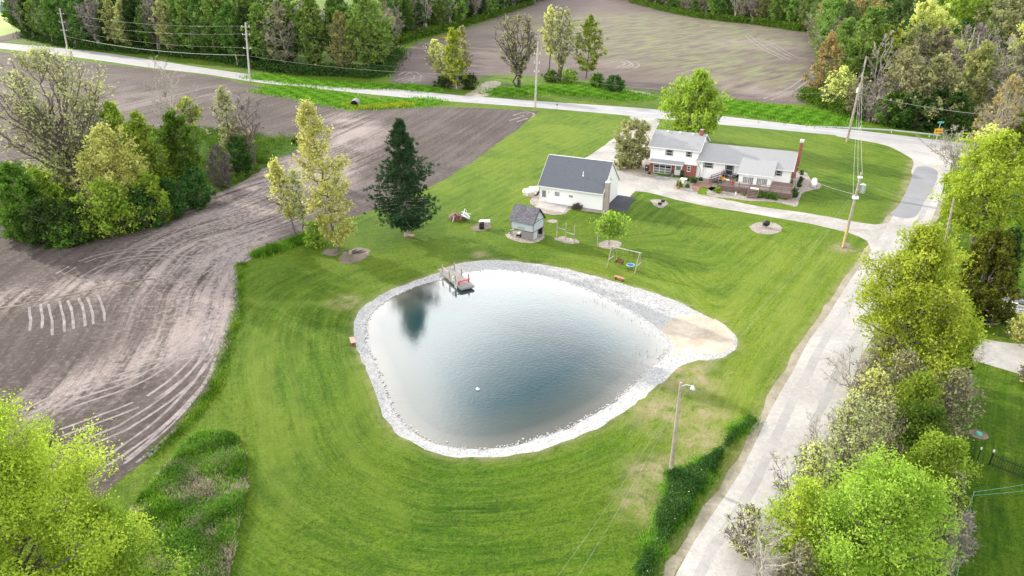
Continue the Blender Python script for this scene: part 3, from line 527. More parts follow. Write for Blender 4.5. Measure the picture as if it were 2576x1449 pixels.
def tree_mesh(seed, H, R, spec, lean=(0, 0), dens=1.0, leafk=1.0, bark='bark', ls=None, tr=.012):
    rng = np.random.default_rng(seed); p = spec; prof = PROF[p['prof']]
    nst = p['stems']; z0 = p['z0']*H; rt = max(.035, .013*H*(1.25 if nst > 1 else 1))
    lean = np.array([lean[0], lean[1], 0.])
    if nst == 1:
        A = grow(rng, np.zeros((1, 3)), np.array([[0, 0, H*.97]])+lean, rng.normal(0, .02*H, (1, 3))*[1, 1, 0], 9, .012)
    else:
        az = np.arange(nst)*2*PI/nst+rng.uniform(0, 2, nst); sprd = R*rng.uniform(.18, .55, nst); tip = np.column_stack([np.cos(az)*sprd, np.sin(az)*sprd, H*rng.uniform(.78, .97, nst)])+lean
        st = np.column_stack([np.cos(az)*rt*.6, np.sin(az)*rt*.6, np.zeros(nst)]); A = grow(rng, st, tip, np.column_stack([-np.cos(az), -np.sin(az), np.zeros(nst)])*(sprd*.28)[:, None], 9, .02)
    Ra = rt*(1-np.linspace(0, 1, 9)*.88)[None]*rng.uniform(.8, 1, (len(A), 1)); Ra[:, 0] *= 1.35
    WV, WF = tubes(A, Ra, 7); parts = [(WV, WF)]
    nl = int(p['nl']); t = (np.arange(nl)+rng.uniform(0, 1, nl))/nl; t = t**.9; az = np.arange(nl)*2.39996+rng.uniform(-.4, .4, nl)
    zt = z0+(H-z0)*np.clip(t, .02, .99); env = R*prof(t)*rng.uniform(.52, 1.10, nl)*(1+.18*np.sin(az*2+seed)+.12*np.sin(az*3+seed*2)); up = np.radians(0)+p['up'][0]+(p['up'][1]-p['up'][0])*t
    tipL = np.column_stack([np.cos(az)*env, np.sin(az)*env, zt]); which = rng.integers(0, len(A), nl)
    if nst > 1:   # nearest stem
        d = ((A[None, :, 6, :2]-tipL[:, None, :2])**2).sum(-1); which = d.argmin(1)
    zo = np.clip(zt-env*np.tan(np.clip(up, .05, 1.3))*.75, p['cb']*H, H*.93); f = zo/(A[which, -1, 2])*8; f = np.clip(f, 0, 7.8); i0 = f.astype(int); fr = (f-i0)[:, None]
    st = A[which, i0]*(1-fr)+A[which, i0+1]*fr; tipL += lean*(zt/H)[:, None]
    Lh = np.linalg.norm(tipL-st, axis=1); B1 = grow(rng, st, tipL, np.column_stack([rng.normal(0, .05, nl)*Lh, rng.normal(0, .05, nl)*Lh, -.12*Lh]), 7, .022)
    r1 = np.clip(.016*Lh+.01*R*.4, .02, rt*.6); parts.append(tubes(B1, r1[:, None]*(1-np.linspace(0, 1, 7)*.8)[None], 5))
    ns = int(p['ns']*nl); w1 = rng.integers(0, nl, ns); s = rng.uniform(.3, 1, ns); f = s*5.99; i0 = f.astype(int); fr = (f-i0)[:, None]; st2 = B1[w1, i0]*(1-fr)+B1[w1, i0+1]*fr
    dr = unit(tipL-st)[w1]; rnd = unit(rng.normal(0, 1, (ns, 3))+[0, 0, .35]); d2 = unit(dr*.55+rnd*.85); L2 = Lh[w1]*rng.uniform(.14, .32, ns)*(1.25-.5*s)+.05*R; tip2 = st2+d2*L2[:, None]
    tip2[:, 2] = np.clip(tip2[:, 2], .02*H, H); B2 = grow(rng, st2, tip2, rng.normal(0, .08, (ns, 3))*L2[:, None]+[0, 0, .02], 5, .03)
    r2 = np.clip(.014*L2, tr*1.15, .07); parts.append(tubes(B2, r2[:, None]*(1-np.linspace(0, 1, 5)*.75)[None], 3))
    n3 = int(p['nt']*ns); w2 = rng.integers(0, ns, n3); f = rng.uniform(.3, 1, n3)*3.99; i0 = f.astype(int); fr = (f-i0)[:, None]; st3 = B2[w2, i0]*(1-fr)+B2[w2, i0+1]*fr
    d3 = unit(d2[w2]*.7+unit(rng.normal(0, 1, (n3, 3))+[0, 0, .5])*.8); L3 = L2[w2]*rng.uniform(.3, .6, n3); tip3 = st3+d3*L3[:, None]
    if p['lai'] < 1: B3 = grow(rng, st3, tip3, np.zeros((n3, 3)), 3, .04); parts.append(tubes(B3, np.full((n3, 3), tr)*np.array([1, .8, .5]), 3))
    VV = []; FF = []; b = 0
    for v, f_ in parts: VV.append(v); FF.append(f_+b); b += len(v)
    trunk = np_mesh('trunk', np.vstack(VV), np.vstack(FF), smooth=True); trunk.materials.append(MAT[bark])
    crown = None; lsz = ls or p['ls']*leafk; nlf = int(min(170000, p['lai']*dens*4*PI*R*(H-max(0, z0))*.5/(lsz*lsz*.75))) if p['lai'] > 0 else 0
    if nlf > 0:
        ws = (rng.uniform(.15, 1, ns)**1.6*rng.uniform(.35, 1, nl)[w1])[w2]; w3 = rng.choice(n3, nlf, p=ws/ws.sum()); c = st3[w3]+(tip3-st3)[w3]*rng.uniform(.2, 1.15, nlf)[:, None]+rng.normal(0, min(p['sg']*.5, .045*H), (nlf, 3))
        c[:, 2] = np.maximum(c[:, 2], .05); size = lsz*rng.uniform(.6, 1.35, nlf)[:, None]
        a = unit(rng.normal(0, 1, (nlf, 3))); bb = unit(np.cross(a, rng.normal(0, 1, (nlf, 3)))); tw = rng.normal(0, .25, (nlf, 3))*size
        V = np.stack([c-a*size*.5-bb*size*.35, c+a*size*.5-bb*size*.3+tw, c+a*size*.45+bb*size*.35, c-a*size*.5+bb*size*.3-tw], 1).reshape(-1, 3)
        F = np.arange(nlf*4).reshape(-1, 4); ct = rng.uniform(0, 1, ns)[w2][w3]; tint = np.clip(.6*ct+.4*rng.uniform(0, 1, nlf), 0, 1)
        crown = np_mesh('crown', V, F, {'tint': ('FACE', tint)}); crown.materials.append(MAT[p['leaf']])
    return trunk, crown
NTREE = [0]
def place(meshes, name, loc, rz, sc, label, cat, group=None):
    o = empty(name, loc, rz, label, cat, group); o.scale = sc if isinstance(sc, tuple) else (sc, sc, sc)
    a = bpy.data.objects.new('trunk', meshes[0]); COL.objects.link(a); a.parent = o
    if meshes[1] is not None: b = bpy.data.objects.new('crown', meshes[1]); COL.objects.link(b); b.parent = o
    return o
def tree(name, label, cat, bpx, top, wpx, typ, leaf=None, group=None, leanpx=0, bark='bark', dens=1.0, leafk=1.0, **kw):
    NTREE[0] += 1; b = G(*bpx); H = max(1.0, HT(b, top)); R = max(.5, RW(b, H*.6, wpx)*.93); sp_ = dict(TYPES[typ]); sp_.update(kw)
    if leaf: sp_['leaf'] = leaf
    lx = RW(b, H, abs(leanpx)*2)*(1 if leanpx > 0 else -1)
    # crowns of very large or small trees keep a sensible leaf size
    dd = max(12, b[1]*cp-(H*.65-HC)*sp); lz = min(.5, max(.085, 1.75*dd/683)); return place(tree_mesh(NTREE[0]*7+3, H, R, sp_, (lx, 0), dens, 1, bark, lz, max(.012, .17*dd/683)), name, (b[0], b[1], 0), 0, 1.0, label, cat, group)
exec_trees = True
# --- the island of trees in the ploughed field
GI = 'trees of the wooded island in the left field'
tree('tall_tree', 'tallest grey limbed tree in pale new leaf above the wooded island in the left field', 'tree', (222, 505), 128, 345, 'vase', 'lf_pale', GI, -30, 'bark', .9, 1.0, nl=80, stems=6, ns=13)
tree('green_tree', 'dense dark green round tree standing right of the middle of the wooded island', 'tree', (478, 500), 283, 122, 'dense', 'lf_green', GI)
tree('green_tree', 'light green tree with bright top behind the middle of the wooded island', 'tree', (335, 500), 262, 120, 'maple', 'lf_mid', GI)
tree('pale_tree', 'yellow green leafy tree in the centre of the wooded island', 'tree', (312, 560), 318, 165, 'maple', 'lf_yellow', GI, dens=0.91)
tree('lime_tree', 'low lime green tree at the front edge of the wooded island', 'tree', (287, 592), 462, 175, 'maple', 'lf_mid', GI)
tree('green_tree', 'upright bright green tree left of the dense dark tree on the wooded island', 'tree', (392, 510), 283, 110, 'maple', 'lf_mid', GI, dens=0.96)
tree('bare_tree', 'leafless spreading tree above the middle of the wooded island', 'tree', (462, 400), 138, 150, 'bare', None, GI, -5, 'bark_pale')
tree('thin_tree', 'slim straight tree in sparse tan leaf right of the leafless one', 'tree', (586, 400), 222, 75, 'open', 'lf_olive', GI, dens=0.96)
tree('bare_tree', 'leafless crooked tree with a long side branch at the right end of the wooded island', 'tree', (643, 425), 238, 130, 'bare', None, GI)
tree('dark_bush', 'dark green thicket at the far left tip of the wooded island', 'bush', (62, 560), 418, 150, 'bush', 'lf_green', GI, dens=1.04)
for i, (x, y, tp, wd, lf, lb) in enumerate([
    (70, 600, 520, 110, 'lf_green', 'rounded green bush at the lowest left corner of the wooded island'), (140, 612, 500, 120, 'lf_dark', 'large dark bush on the front edge left of the lime tree'),
    (205, 606, 505, 120, 'lf_dark', 'dark bush between the lime tree and the tall grey limbed tree'), (170, 618, 556, 80, 'lf_green', 'small glossy green bush in front of the dark bushes'),
    (370, 570, 480, 110, 'lf_dark', 'dark bush right of the lime tree on the front edge'), (430, 545, 450, 110, 'lf_dark', 'dark bush below the dense dark tree'),
    (398, 560, 440, 90, 'lf_mid', 'yellowish bush tucked below the bright green tree'), (500, 520, 425, 95, 'lf_dark', 'shaded bush right of the foot of the dense dark tree'),
    (560, 470, 365, 90, 'lf_gray', 'purplish grey twiggy bush without leaves on the wooded island'), (610, 440, 345, 80, 'lf_dark', 'dark bush at the foot of the crooked leafless tree'),
    (600, 395, 316, 70, 'lf_olive', 'grey green bush behind the slim tan tree'), (120, 540, 430, 110, 'lf_mid', 'green bush behind the dark front bushes near the left tip'),
    (260, 470, 360, 120, 'lf_olive', 'olive bush behind the trunk of the tall grey limbed tree'), (180, 470, 370, 130, 'lf_pale', 'pale bush left of the trunk of the tall grey limbed tree'),
    (745, 362, 346, 28, 'lf_dark', 'lone dark green bush in the field right of the wooded island'), (485, 300, 250, 62, 'lf_mid', 'light green leafy bush hanging by the leafless tree')]):
    if i == 15: tree('green_tree', 'small light green tree growing beside the leafless spreading tree', 'tree', (500, 400), 247, 70, 'open', 'lf_lime', GI, dens=1.22, cb=.5, z0=.6)
    else: tree('bush', lb, 'bush', (x, y), tp, wd, 'bush' if lf != 'lf_gray' else 'twig', lf, GI, dens=1.00)
# --- lawn trees
tree('pale_tree', 'tall leaning yellow green tree with an open crown at the lawn edge', 'tree', (850, 633), 258, 168, 'open', 'lf_yellow', None, -34, 'bark', 1.15, 1.05, nl=54, prof='oval', cb=.12, z0=.06)
tree('slim_tree', 'slim pale green tree left of the tall leaning tree', 'tree', (746, 596), 405, 88, 'open', 'lf_yellow', 'pair of slim trees at the field edge', -32, dens=1.00, cb=.3, z0=.25)
tree('slim_tree', 'thinnest nearly leafless tree right beside the slim pale green one', 'tree', (768, 594), 425, 60, 'open', 'lf_pale', 'pair of slim trees at the field edge', -10, dens=0.89, cb=.3, z0=.25)
tree('bush', 'yellow green bush at the foot of the tall leaning tree', 'bush', (800, 618), 555, 60, 'bush', 'lf_mid', None, dens=0.91)
tree('maple_tree', 'full lime green tree standing behind the white house', 'tree', (1742, 356), 182, 205, 'maple', 'lf_bright', None, dens=1.22, nl=60)
tree('willow_shrub', 'large pale silvery green shrub by the driveway left of the house', 'shrub', (1586, 421), 305, 112, 'bush', 'lf_pale', None, dens=1.13, nl=40, leafk=.8)
tree('apple_tree', 'small yellow green fruit tree in a round gravel bed near the swing', 'tree', (1532.5, 616), 534, 90, 'dense', 'lf_mid', None, dens=0.5, cb=.28, z0=.3)
tree('twig_bush', 'clipped brown leafless bush against the front wall of the garage', 'bush', kg(1085, 1090), kg(1085, 1000)[1], 27, 'twig', 'lf_gray', None, dens=1.22)
# --- beyond the highway
GB = 'trees across the highway in front of the far field'
tree('poplar_tree', 'bright green columnar tree with a white trunk beside the highway', 'tree', (1149, 224), 70, 66, 'col', 'lf_lime', GB, -6, 'bark_pale', 1.0)
tree('pale_tree', 'pale yellow spreading tree left behind the columnar green tree', 'tree', (1120, 204), 100, 88, 'open', 'lf_yellow', GB, -22, dens=1.13)
tree('pale_tree', 'pale grey green tree right behind the columnar green tree', 'tree', (1160, 200), 67, 60, 'open', 'lf_pale', GB, 6, dens=0.98)
tree('dark_trunk_tree', 'wide dark limbed tree in thin olive leaf left of the tall power pole', 'tree', (1304, 223), 36, 142, 'vase', 'lf_olive', GB, 0, 'bark_dark', .7, nl=46, stems=4)
tree('pale_tree', 'narrow pale yellow tree just right of the tall power pole', 'tree', (1382, 196), 15, 55, 'open', 'lf_yellow', GB, dens=1.00, cb=.3, z0=.35)
tree('pale_tree', 'broad pale beige green tree behind the right roadside bushes', 'tree', (1409, 204), 16, 92, 'vase', 'lf_pale', GB, dens=1.18)
tree('green_tree', 'mid green tree with a narrow top at the right of the roadside group', 'tree', (1474, 196), 40, 90, 'open', 'lf_mid', GB, 6, dens=1.31, cb=.15, z0=.12)
for x, y, tp, wd, lf, lb in [(1118, 222, 190, 46, 'lf_dark', 'dark bush at the left foot of the columnar tree'), (1180, 224, 188, 50, 'lf_dark', 'dark bush at the right foot of the columnar tree'), (1386, 206, 178, 44, 'lf_green', 'green bush below the narrow pale yellow tree'),
    (1432, 208, 176, 56, 'lf_mid', 'yellowish green bush between the pale tree and the mid green tree'), (1500, 222, 186, 50, 'lf_green', 'green bush left of the rounded dark mound'), (1545, 232, 191, 70, 'lf_dark', 'rounded dark green vine mound by the far field')]:
    tree('bush', lb, 'bush', (x, y), tp, wd, 'bush', lf, GB, dens=1.00)
# --- woods at the right of the far field (front trees one by one)
GR = 'trees of the wood at the upper right'
RWD = [(2062, 255, 84, 110, 'open', 'lf_orange', 'orange tinged tree at the left corner of the upper right wood', 2.2), (2105, 275, 170, 110, 'open', 'lf_yellow', 'pale yellow young tree behind the leaning pole at the wood edge', 1.6), (2062, 120, 42, 70, 'dense', 'lf_dark', 'dark evergreen at the far right corner of the far field', 1.2),
    (2190, 250, 70, 170, 'maple', 'lf_lime', 'lime green rounded tree left of the brightest tree of the upper right wood', 1.0), (2285, 250, 5, 200, 'maple', 'lf_yellow', 'tallest and brightest pale yellow tree of the upper right wood', 1.2), (2140, 140, -20, 170, 'dense', 'lf_orange', 'large golden brown tree at the top edge right of the far field', 1.0),
    (2200, 308, 195, 110, 'twig', 'lf_gray', 'grey pink twiggy tree behind the guardrail start', 3), (2150, 296, 195, 90, 'open', 'lf_olive', 'olive young tree at the left end of the guardrail', 2), (2250, 314, 120, 150, 'open', 'lf_olive', 'olive leafed leaning tree above the guardrail', 2.6), (2330, 322, 140, 170, 'open', 'lf_pale', 'pale green tree with silvery limbs above the guardrail end', 3.2),
    (2300, 324, 220, 120, 'bush', 'lf_dark', 'dark understorey tree behind the middle of the guardrail', 1.0), (2375, 330, 225, 130, 'bush', 'lf_dark', 'dark understorey tree behind the street sign', 1.0), (2240, 318, 235, 100, 'bush', 'lf_green', 'green understorey tree behind the guardrail', 1.0),
    (2400, 300, 60, 170, 'twig', 'lf_gray', 'tall grey leafless tree right of the brightest tree', 3), (2490, 300, 90, 180, 'bare', 'lf_gray', 'bare grey tree near the right edge above the orange budded one', 1), (2380, 190, -25, 190, 'dense', 'lf_mid', 'green tree at the top edge above the upper right wood', .9), (2480, 200, -20, 200, 'vase', 'lf_pale', 'pale grey leafed tree at the top right', 3),
    (2560, 250, 20, 180, 'open', 'lf_yellow', 'yellow leafed tree at the top right corner', 2.2), (2570, 340, 165, 140, 'open', 'lf_yellow', 'yellow tree at the right edge below the top right corner', 2), (2495, 395, 188, 130, 'twig', 'lf_orange', 'orange budded vase shaped tree at the right above the big lime tree', 5), (2560, 400, 265, 120, 'maple', 'lf_mid', 'green tree at the right edge above the big lime tree', .8)]
for x, y, tp, wd, ty, lf, lb, dn in RWD: tree('wood_tree', lb, 'tree', (x, y), tp, wd, ty, lf, GR, dens=1+(dn-1)*.3, bark='bark_pale' if ty in ('bare', 'twig') else 'bark')
# --- trees along the side lane
GL = 'trees along the right side of the side lane'
tree('bare_tree', 'bare branching tree reaching over the lane junction', 'tree', (2400, 440), 318, 150, 'bare', None, GL, -25, 'bark_pale', nl=34)
tree('pale_tree', 'budding pale yellow tree above the big lime tree', 'tree', (2460, 450), 320, 130, 'open', 'lf_yellow', GL, dens=1.04)
tree('lime_tree', 'big yellow lime tree right of the lane patch', 'tree', (2448, 612), 335, 225, 'maple', 'lf_lime', GL, dens=1.0, nl=60)
tree('lime_tree', 'second lime tree behind the big one at the right edge', 'tree', (2560, 600), 400, 130, 'maple', 'lf_mid', GL, dens=1.00)
tree('cedar_tree', 'broad dark olive cedar beside the lane', 'tree', (2450, 800), 582, 195, 'cedar', 'lf_cedar', GL, -6, dens=1.35)
tree('cedar_tree', 'darker cedar standing behind the broad olive one', 'tree', (2500, 740), 572, 90, 'cedar', 'lf_dark', GL, dens=1.13)
tree('lime_tree', 'tall lime green tree overhanging the middle of the lane', 'tree', (2240, 975), 580, 320, 'maple', 'lf_lime', GL, -10, 'bark', 1.0, .8, nl=74, cb=.2, z0=.2)
tree('green_tree', 'green tree leaning over the cedar from the tall lime tree side', 'tree', (2340, 985), 750, 150, 'maple', 'lf_lime', GL, 0, dens=1.18, leafk=.8)
tree('dark_cedar', 'narrow dark cedar at the mouth of the neighbour drive', 'tree', (2398, 960), 842, 50, 'cedar', 'lf_dark', GL, dens=1.11)
for x, y, tp, wd, ty, lf, lb, dn in [(2130, 1010, 870, 150, 'bare', None, 'bare twiggy tree over the lane below the tall lime tree', 1), (2230, 1080, 880, 170, 'twig', 'lf_pale', 'pale twiggy shrub tangle below the tall lime tree', 4), (2270, 1130, 950, 150, 'maple', 'lf_mid', 'bright green small tree among the twiggy shrubs', .9),
    (2360, 1110, 930, 150, 'twig', 'lf_pale', 'grey green twiggy shrub facing the shaded neighbour lawn', 4), (2150, 1140, 930, 170, 'twig', 'lf_yellow', 'tan budding shrub reaching over the lane in the thicket', 4), (2200, 1000, 850, 150, 'twig', 'lf_olive', 'tall beige twiggy tree under the tall lime tree', 4), (2050, 1200, 1040, 150, 'bare', None, 'bare thin stemmed tree over the lane beside the thicket', 1), (2290, 1330, 1110, 170, 'dense', 'lf_mid', 'green small tree behind the brightest green tree', 1.0), (2100, 1380, 1210, 150, 'open', 'lf_lime', 'sparse lime sapling above the many stemmed lime tree', 2), (2400, 1000, 930, 90, 'twig', 'lf_gray', 'grey leafless shrub beside the neighbour drive', 3), (2280, 1200, 1030, 150, 'dense', 'lf_green', 'dark green small tree in the middle of the lane thicket', 1.0),
    (2090, 1290, 985, 190, 'twig', 'lf_pale', 'budding dark stemmed tree over the lower lane', 4), (2180, 1240, 1020, 150, 'twig', 'lf_olive', 'olive twiggy shrub behind the budding dark stemmed tree', 4), (2330, 1260, 1110, 130, 'bush', 'lf_green', 'green bush at the lower neighbour lawn edge', .9),
    (2350, 1360, 1190, 110, 'twig', 'lf_pale', 'pale twiggy shrub right of the brightest green tree', 4), (2380, 1440, 1290, 90, 'twig', 'lf_gray', 'grey shrub at the lower right of the brightest green tree', 3), (2250, 1170, 1050, 110, 'bush', 'lf_mid', 'leafy bush below the bright green small tree', .7),
    (1985, 1420, 1218, 190, 'open', 'lf_lime', 'many stemmed lime tree beside the bottom of the lane', 4.5), (1870, 1390, 1270, 120, 'twig', 'lf_yellow', 'wispy budding shrub hanging over the lane left of the many stemmed lime tree', 1), (2010, 1300, 1120, 150, 'twig', 'lf_yellow', 'wispy beige shrub over the lane above the many stemmed lime tree', 2), (1900, 1500, 1310, 170, 'bare', None, 'leafless bush at the very bottom of the lane', 1), (1990, 1520, 1370, 150, 'twig', 'lf_pale', 'pale twiggy bush at the bottom edge beside the lane', 3),
    (2440, 935, 862, 62, 'bare', None, 'little bare tree standing at the neighbour drive edge', 1), (2565, 870, 778, 95, 'open', 'lf_yellow', 'yellow green bush at the right edge by the neighbour drive', 4), (2590, 960, 880, 90, 'twig', 'lf_yellow', 'thin yellow twiggy bush over the neighbour drive', 3)]:
    tree('thicket_tree' if ty != 'bush' else 'thicket_bush', lb, 'tree' if ty != 'bush' else 'bush', (x, y), tp, wd, ty, lf, GL, dens=1+(dn-1)*.25, leafk=.75, bark='bark_pale' if lf in (None, 'lf_gray') else 'bark')
tree('bright_tree', 'brightest green full crowned tree at the bottom right', 'tree', (2165, 1500), 1188, 345, 'maple', 'lf_bright', GL, 0, 'bark', .95, .72, nl=80, ns=10, prof='round')
for x, y, tp, wd, lb in [(2310, 745, 700, 46, 'low green shrub under the cedar'), (2425, 815, 775, 46, 'small green shrub by the dark garden hole'), (2520, 812, 780, 40, 'dark shrub right of the garden hole')]:
    tree('garden_shrub', lb, 'bush', (x, y), tp, wd, 'bush', 'lf_dark', None, dens=0.91)
# --- bottom left
GC = 'yellow green trees at the lower left corner'
tree('corner_tree', 'upper yellow green tree at the left edge near the bottom', 'tree', (15, 1480), 962, 270, 'maple', 'lf_lime', GC, dens=1.26, leafk=.75, nl=60)
tree('corner_tree', 'large yellow green tree filling the lower left corner', 'tree', (170, 1680), 1085, 580, 'maple', 'lf_lime', GC, dens=1.35, leafk=.72, nl=76, ns=10, prof='round')
tree('corner_tree', 'smaller yellow green tree right of the lower left corner tree', 'tree', (350, 1600), 1290, 260, 'maple', 'lf_mid', GC, dens=1.02, leafk=.62)
# ------------------------------------------------------------------ pine
def pine(bpx, top, wpx):
    b = G(*bpx); H = HT(b, top); R = RW(b, H*.4, wpx); rng = np.random.default_rng(5); parts = []; P0 = []; T0 = []
    A = grow(rng, np.zeros((1, 3)), np.array([[.2, 0, H]]), np.zeros((1, 3)), 8, .004); parts.append(tubes(A, .30*(1-np.linspace(0, 1, 8)*.9)[None], 8))
    nl = 190; t = np.sort(rng.uniform(0, 1, nl)**1.15); z = H*(.12+.86*t); az = np.arange(nl)*2.4+rng.uniform(-.5, .5, nl)
    tier = np.floor(z/1.35); rt_ = np.random.default_rng(9).uniform(.72, 1.15, 40)[tier.astype(int)]
    env = R*np.clip((1-t)**.75*1.05+.05, 0, 1)*rt_*rng.uniform(.55, 1.05, nl)*(1+.2*np.sin(az+tier)); env = np.where(t < .08, env*.75, env)
    st = np.column_stack([np.zeros(nl)+.2*z/H, np.zeros(nl), z]); tip = st+np.column_stack([np.cos(az)*env, np.sin(az)*env, env*(-.10+.75*t)]); B = grow(rng, st, tip, np.column_stack([np.zeros(nl), np.zeros(nl), -.10*env]), 6, .015)
    parts.append(tubes(B, np.clip(.02*env, .02, .09)[:, None]*(1-np.linspace(0, 1, 6)*.8)[None], 4)); VV = []; FF = []; o = 0
    for v, f in parts: VV.append(v); FF.append(f+o); o += len(v)
    tm = np_mesh('trunk', np.vstack(VV), np.vstack(FF), smooth=True); tm.materials.append(MAT['bark_pale'])
    ns = nl*16; w = rng.integers(0, nl, ns); s = rng.uniform(.25, 1.02, ns); f = np.clip(s, 0, .999)*5; i0 = f.astype(int); fr = (f-i0)[:, None]; c = B[w, i0]*(1-fr)+B[w, i0+1]*fr
    c = c+rng.normal(0, 1, (ns, 3))*np.column_stack([env[w]*.13, env[w]*.13, env[w]*.035+.08]); tuft = rng.uniform(0, 1, ns)
    k = 13; cc_ = np.repeat(c, k, 0); n = len(cc_); d = unit(rng.normal(0, 1, (n, 3))+[0, 0, .5]+unit(np.repeat((tip-st)[w], k, 0))*.8); Ln = rng.uniform(.28, .55, n)[:, None]; sd = unit(np.cross(d, rng.normal(0, 1, (n, 3))))*.045
    V = np.stack([cc_-sd, cc_+sd, cc_+d*Ln+sd*.5, cc_+d*Ln-sd*.5], 1).reshape(-1, 3); cm = np_mesh('crown', V, np.arange(n*4).reshape(-1, 4), {'tint': ('FACE', np.clip(np.repeat(tuft, k)*.6+.4*rng.uniform(0, 1, n)+.2*(cc_[:, 2]/H-.6), 0, 1))}); cm.materials.append(MAT['lf_pine'])
    place((tm, cm), 'pine_tree', (b[0], b[1], 0), 0, 1, 'tall dark green pine standing alone on the lawn', 'tree')
pine((1023, 594), 301, 178)
# ------------------------------------------------------------------ woods made of repeated trees
for k_, (a_, b_) in dict(w_mid=((.09, .17, .03), (.23, .34, .07)), w_green=((.05, .115, .02), (.14, .25, .05)), w_yellow=((.19, .21, .06), (.38, .38, .14)), w_olive=((.12, .12, .065), (.25, .24, .14)), w_gray=((.11, .10, .085), (.22, .20, .17)), w_dark=((.022, .05, .016), (.06, .105, .03))).items(): leafmat(k_, a_, b_, .3)
PRO = []
for i, (ty, lf, H, R, dn, bk) in enumerate([('maple', 'w_mid', 22, 5.6, .42, 'bark'), ('dense', 'w_green', 18, 4.8, .42, 'bark'), ('maple', 'w_yellow', 19, 4.8, .34, 'bark_pale'), ('open', 'w_olive', 20, 5, 1.6, 'bark_pale'), ('vase', 'w_gray', 19, 5, 1.6, 'bark_pale'), ('dense', 'w_dark', 17, 4.6, .42, 'bark_dark'), ('maple', 'w_green', 21, 4.6, .38, 'bark_pale'), ('bare', None, 19, 4.6, 0, 'bark_pale')]):
    sp_ = dict(TYPES[ty]); sp_['cb'] = .18; sp_['z0'] = .16
    if lf: sp_['leaf'] = lf
    PRO.append(tree_mesh(900+i, H, R, sp_, (0, 0), .95 if ty in ('maple', 'dense') else 1.1, 1, bk, .46, .05))
KN = ['mid green', 'fresh green', 'pale yellow green', 'thin olive', 'grey twiggy', 'dark green', 'slender green', 'leafless grey']
def woods(line_px, rows, gap, back, wts, where, group, seed, hs=1.0, backrows=0, stuffname=None, hmin=.85):
    rng = random.Random(seed); P = np.array(smooth(GP(line_px), False, gap)); T = np.gradient(P, axis=0); T /= np.linalg.norm(T, axis=1)[:, None]; Nn = np.column_stack([-T[:, 1], T[:, 0]])
    sgn = np.sign((Nn[:, 1]).mean()) or 1; SV = []; 
    for r in range(rows+backrows):
        for i, p in enumerate(P):
            q_ = p+p/np.linalg.norm(p)*(2.5+(r*back if r < 3 else (r-2)*back*2.2+back*2)+rng.uniform(-2, 2))+T[i]*rng.uniform(-gap*.4, gap*.4); k = rng.choices(range(8), wts)[0]; s = hs*rng.uniform(hmin, 1.15); sc = (s*rng.uniform(.85, 1.15), s*rng.uniform(.85, 1.15), s); rz = rng.uniform(0, 6.28)
            if r > 0 and pip(q_[None]*(1-1/np.linalg.norm(q_)), FAR)[0]: continue
            if r < rows: place(PRO[k], 'wood_tree', (q_[0], q_[1], 0), rz, sc, f'{KN[k]} tree {where}', 'tree', f'{KN[k]} {group}')
            elif PRO[k][1] is not None: SV.append((k, q_, sc, rz))
    return SV
SV = woods([(62, 92), (110, 105), (200, 121), (310, 130), (437, 142), (550, 152), (635, 170), (727, 184), (790, 188), (865, 190), (940, 190)], 3, 6.3, 8, (5, 4, 2, 2, 2, 3, 4, 1), 'in the wood along the highway at the upper left', 'trees of the upper left wood', 3, 1.12, 4)
SV += woods([(945, 176), (972, 158), (985, 138), (990, 122)], 2, 6, 7, (2, 1, 3, 4, 3, 1, 1, 1), 'at the right end of the upper left wood', 'trees at the right end of the upper left wood', 5, .85)
SV += woods([(985, 113), (1040, 96), (1110, 78), (1190, 56), (1260, 35), (1330, 12), (1390, -8)], 1, 9, 9, (2, 3, 1, 2, 3, 4, 2, 2), 'along the far left side of the distant field', 'trees beyond the far field to the left', 6, 1.1, 8)
SV += woods([(1530, -8), (1600, 8), (1700, 32), (1800, 50), (1918, 63), (2030, 80)], 1, 8, 9, (2, 3, 1, 3, 3, 3, 2, 2), 'along the back of the distant field', 'trees behind the far field', 7, 1.15, 9)
SV += woods([(2050, 95), (2080, 180), (2110, 225), (2180, 275), (2260, 296), (2350, 310), (2450, 325), (2560, 345)], 1, 11, 10, (2, 2, 3, 4, 4, 2, 1, 3), 'deep in the upper right wood', 'trees inside the upper right wood', 8, 1.05, 8)
SV += woods([(2062, 62), (2150, 90), (2250, 110), (2400, 130), (2620, 165)], 0, 10, 9, (2, 3, 2, 3, 3, 2, 1, 2), '', '', 18, 1.1, 6)
def merged(name, label, items):
    TV, CV, TF, CF, TT = [], [], [], [], []; tb = cb_ = 0; cache = {}
    for k, q_, sc, rz in items:
        if k not in cache:
            o_ = []
            for me in PRO[k]:
                v = np.empty(len(me.vertices)*3, np.float32); me.vertices.foreach_get('co', v); f = np.empty(len(me.loops), np.int32); me.loops.foreach_get('vertex_index', f); o_.append((v.reshape(-1, 3), f.reshape(-1, 4)))
            cache[k] = o_
        c, s = math.cos(rz), math.sin(rz); M = np.array([[c, s, 0], [-s, c, 0], [0, 0, 1.]])
        v, f = cache[k][1]; f = f.reshape(-1, 4)[::2]; v2 = (v.reshape(-1, 4, 3)[::2].reshape(-1, 3)*np.array(sc))@M+[q_[0], q_[1], 0]
        CV.append(v2); CF.append(np.arange(len(v2)).reshape(-1, 4)+cb_); cb_ += len(v2); TT.append(np.full(len(f), (.15, .3, .8, .7, .5, 0, .25, .5)[k])+np.random.default_rng(k).uniform(-.15, .15, len(f)))
    me = np_mesh(name, np.vstack(CV), np.vstack(CF), {'tint': ('FACE', np.concatenate(TT))}); o = link(name, me, 'lf_wood'); tag(o, label, 'woods', None, 'stuff')
leafmat('lf_wood', (.035, .07, .018), (.20, .21, .08), .3)
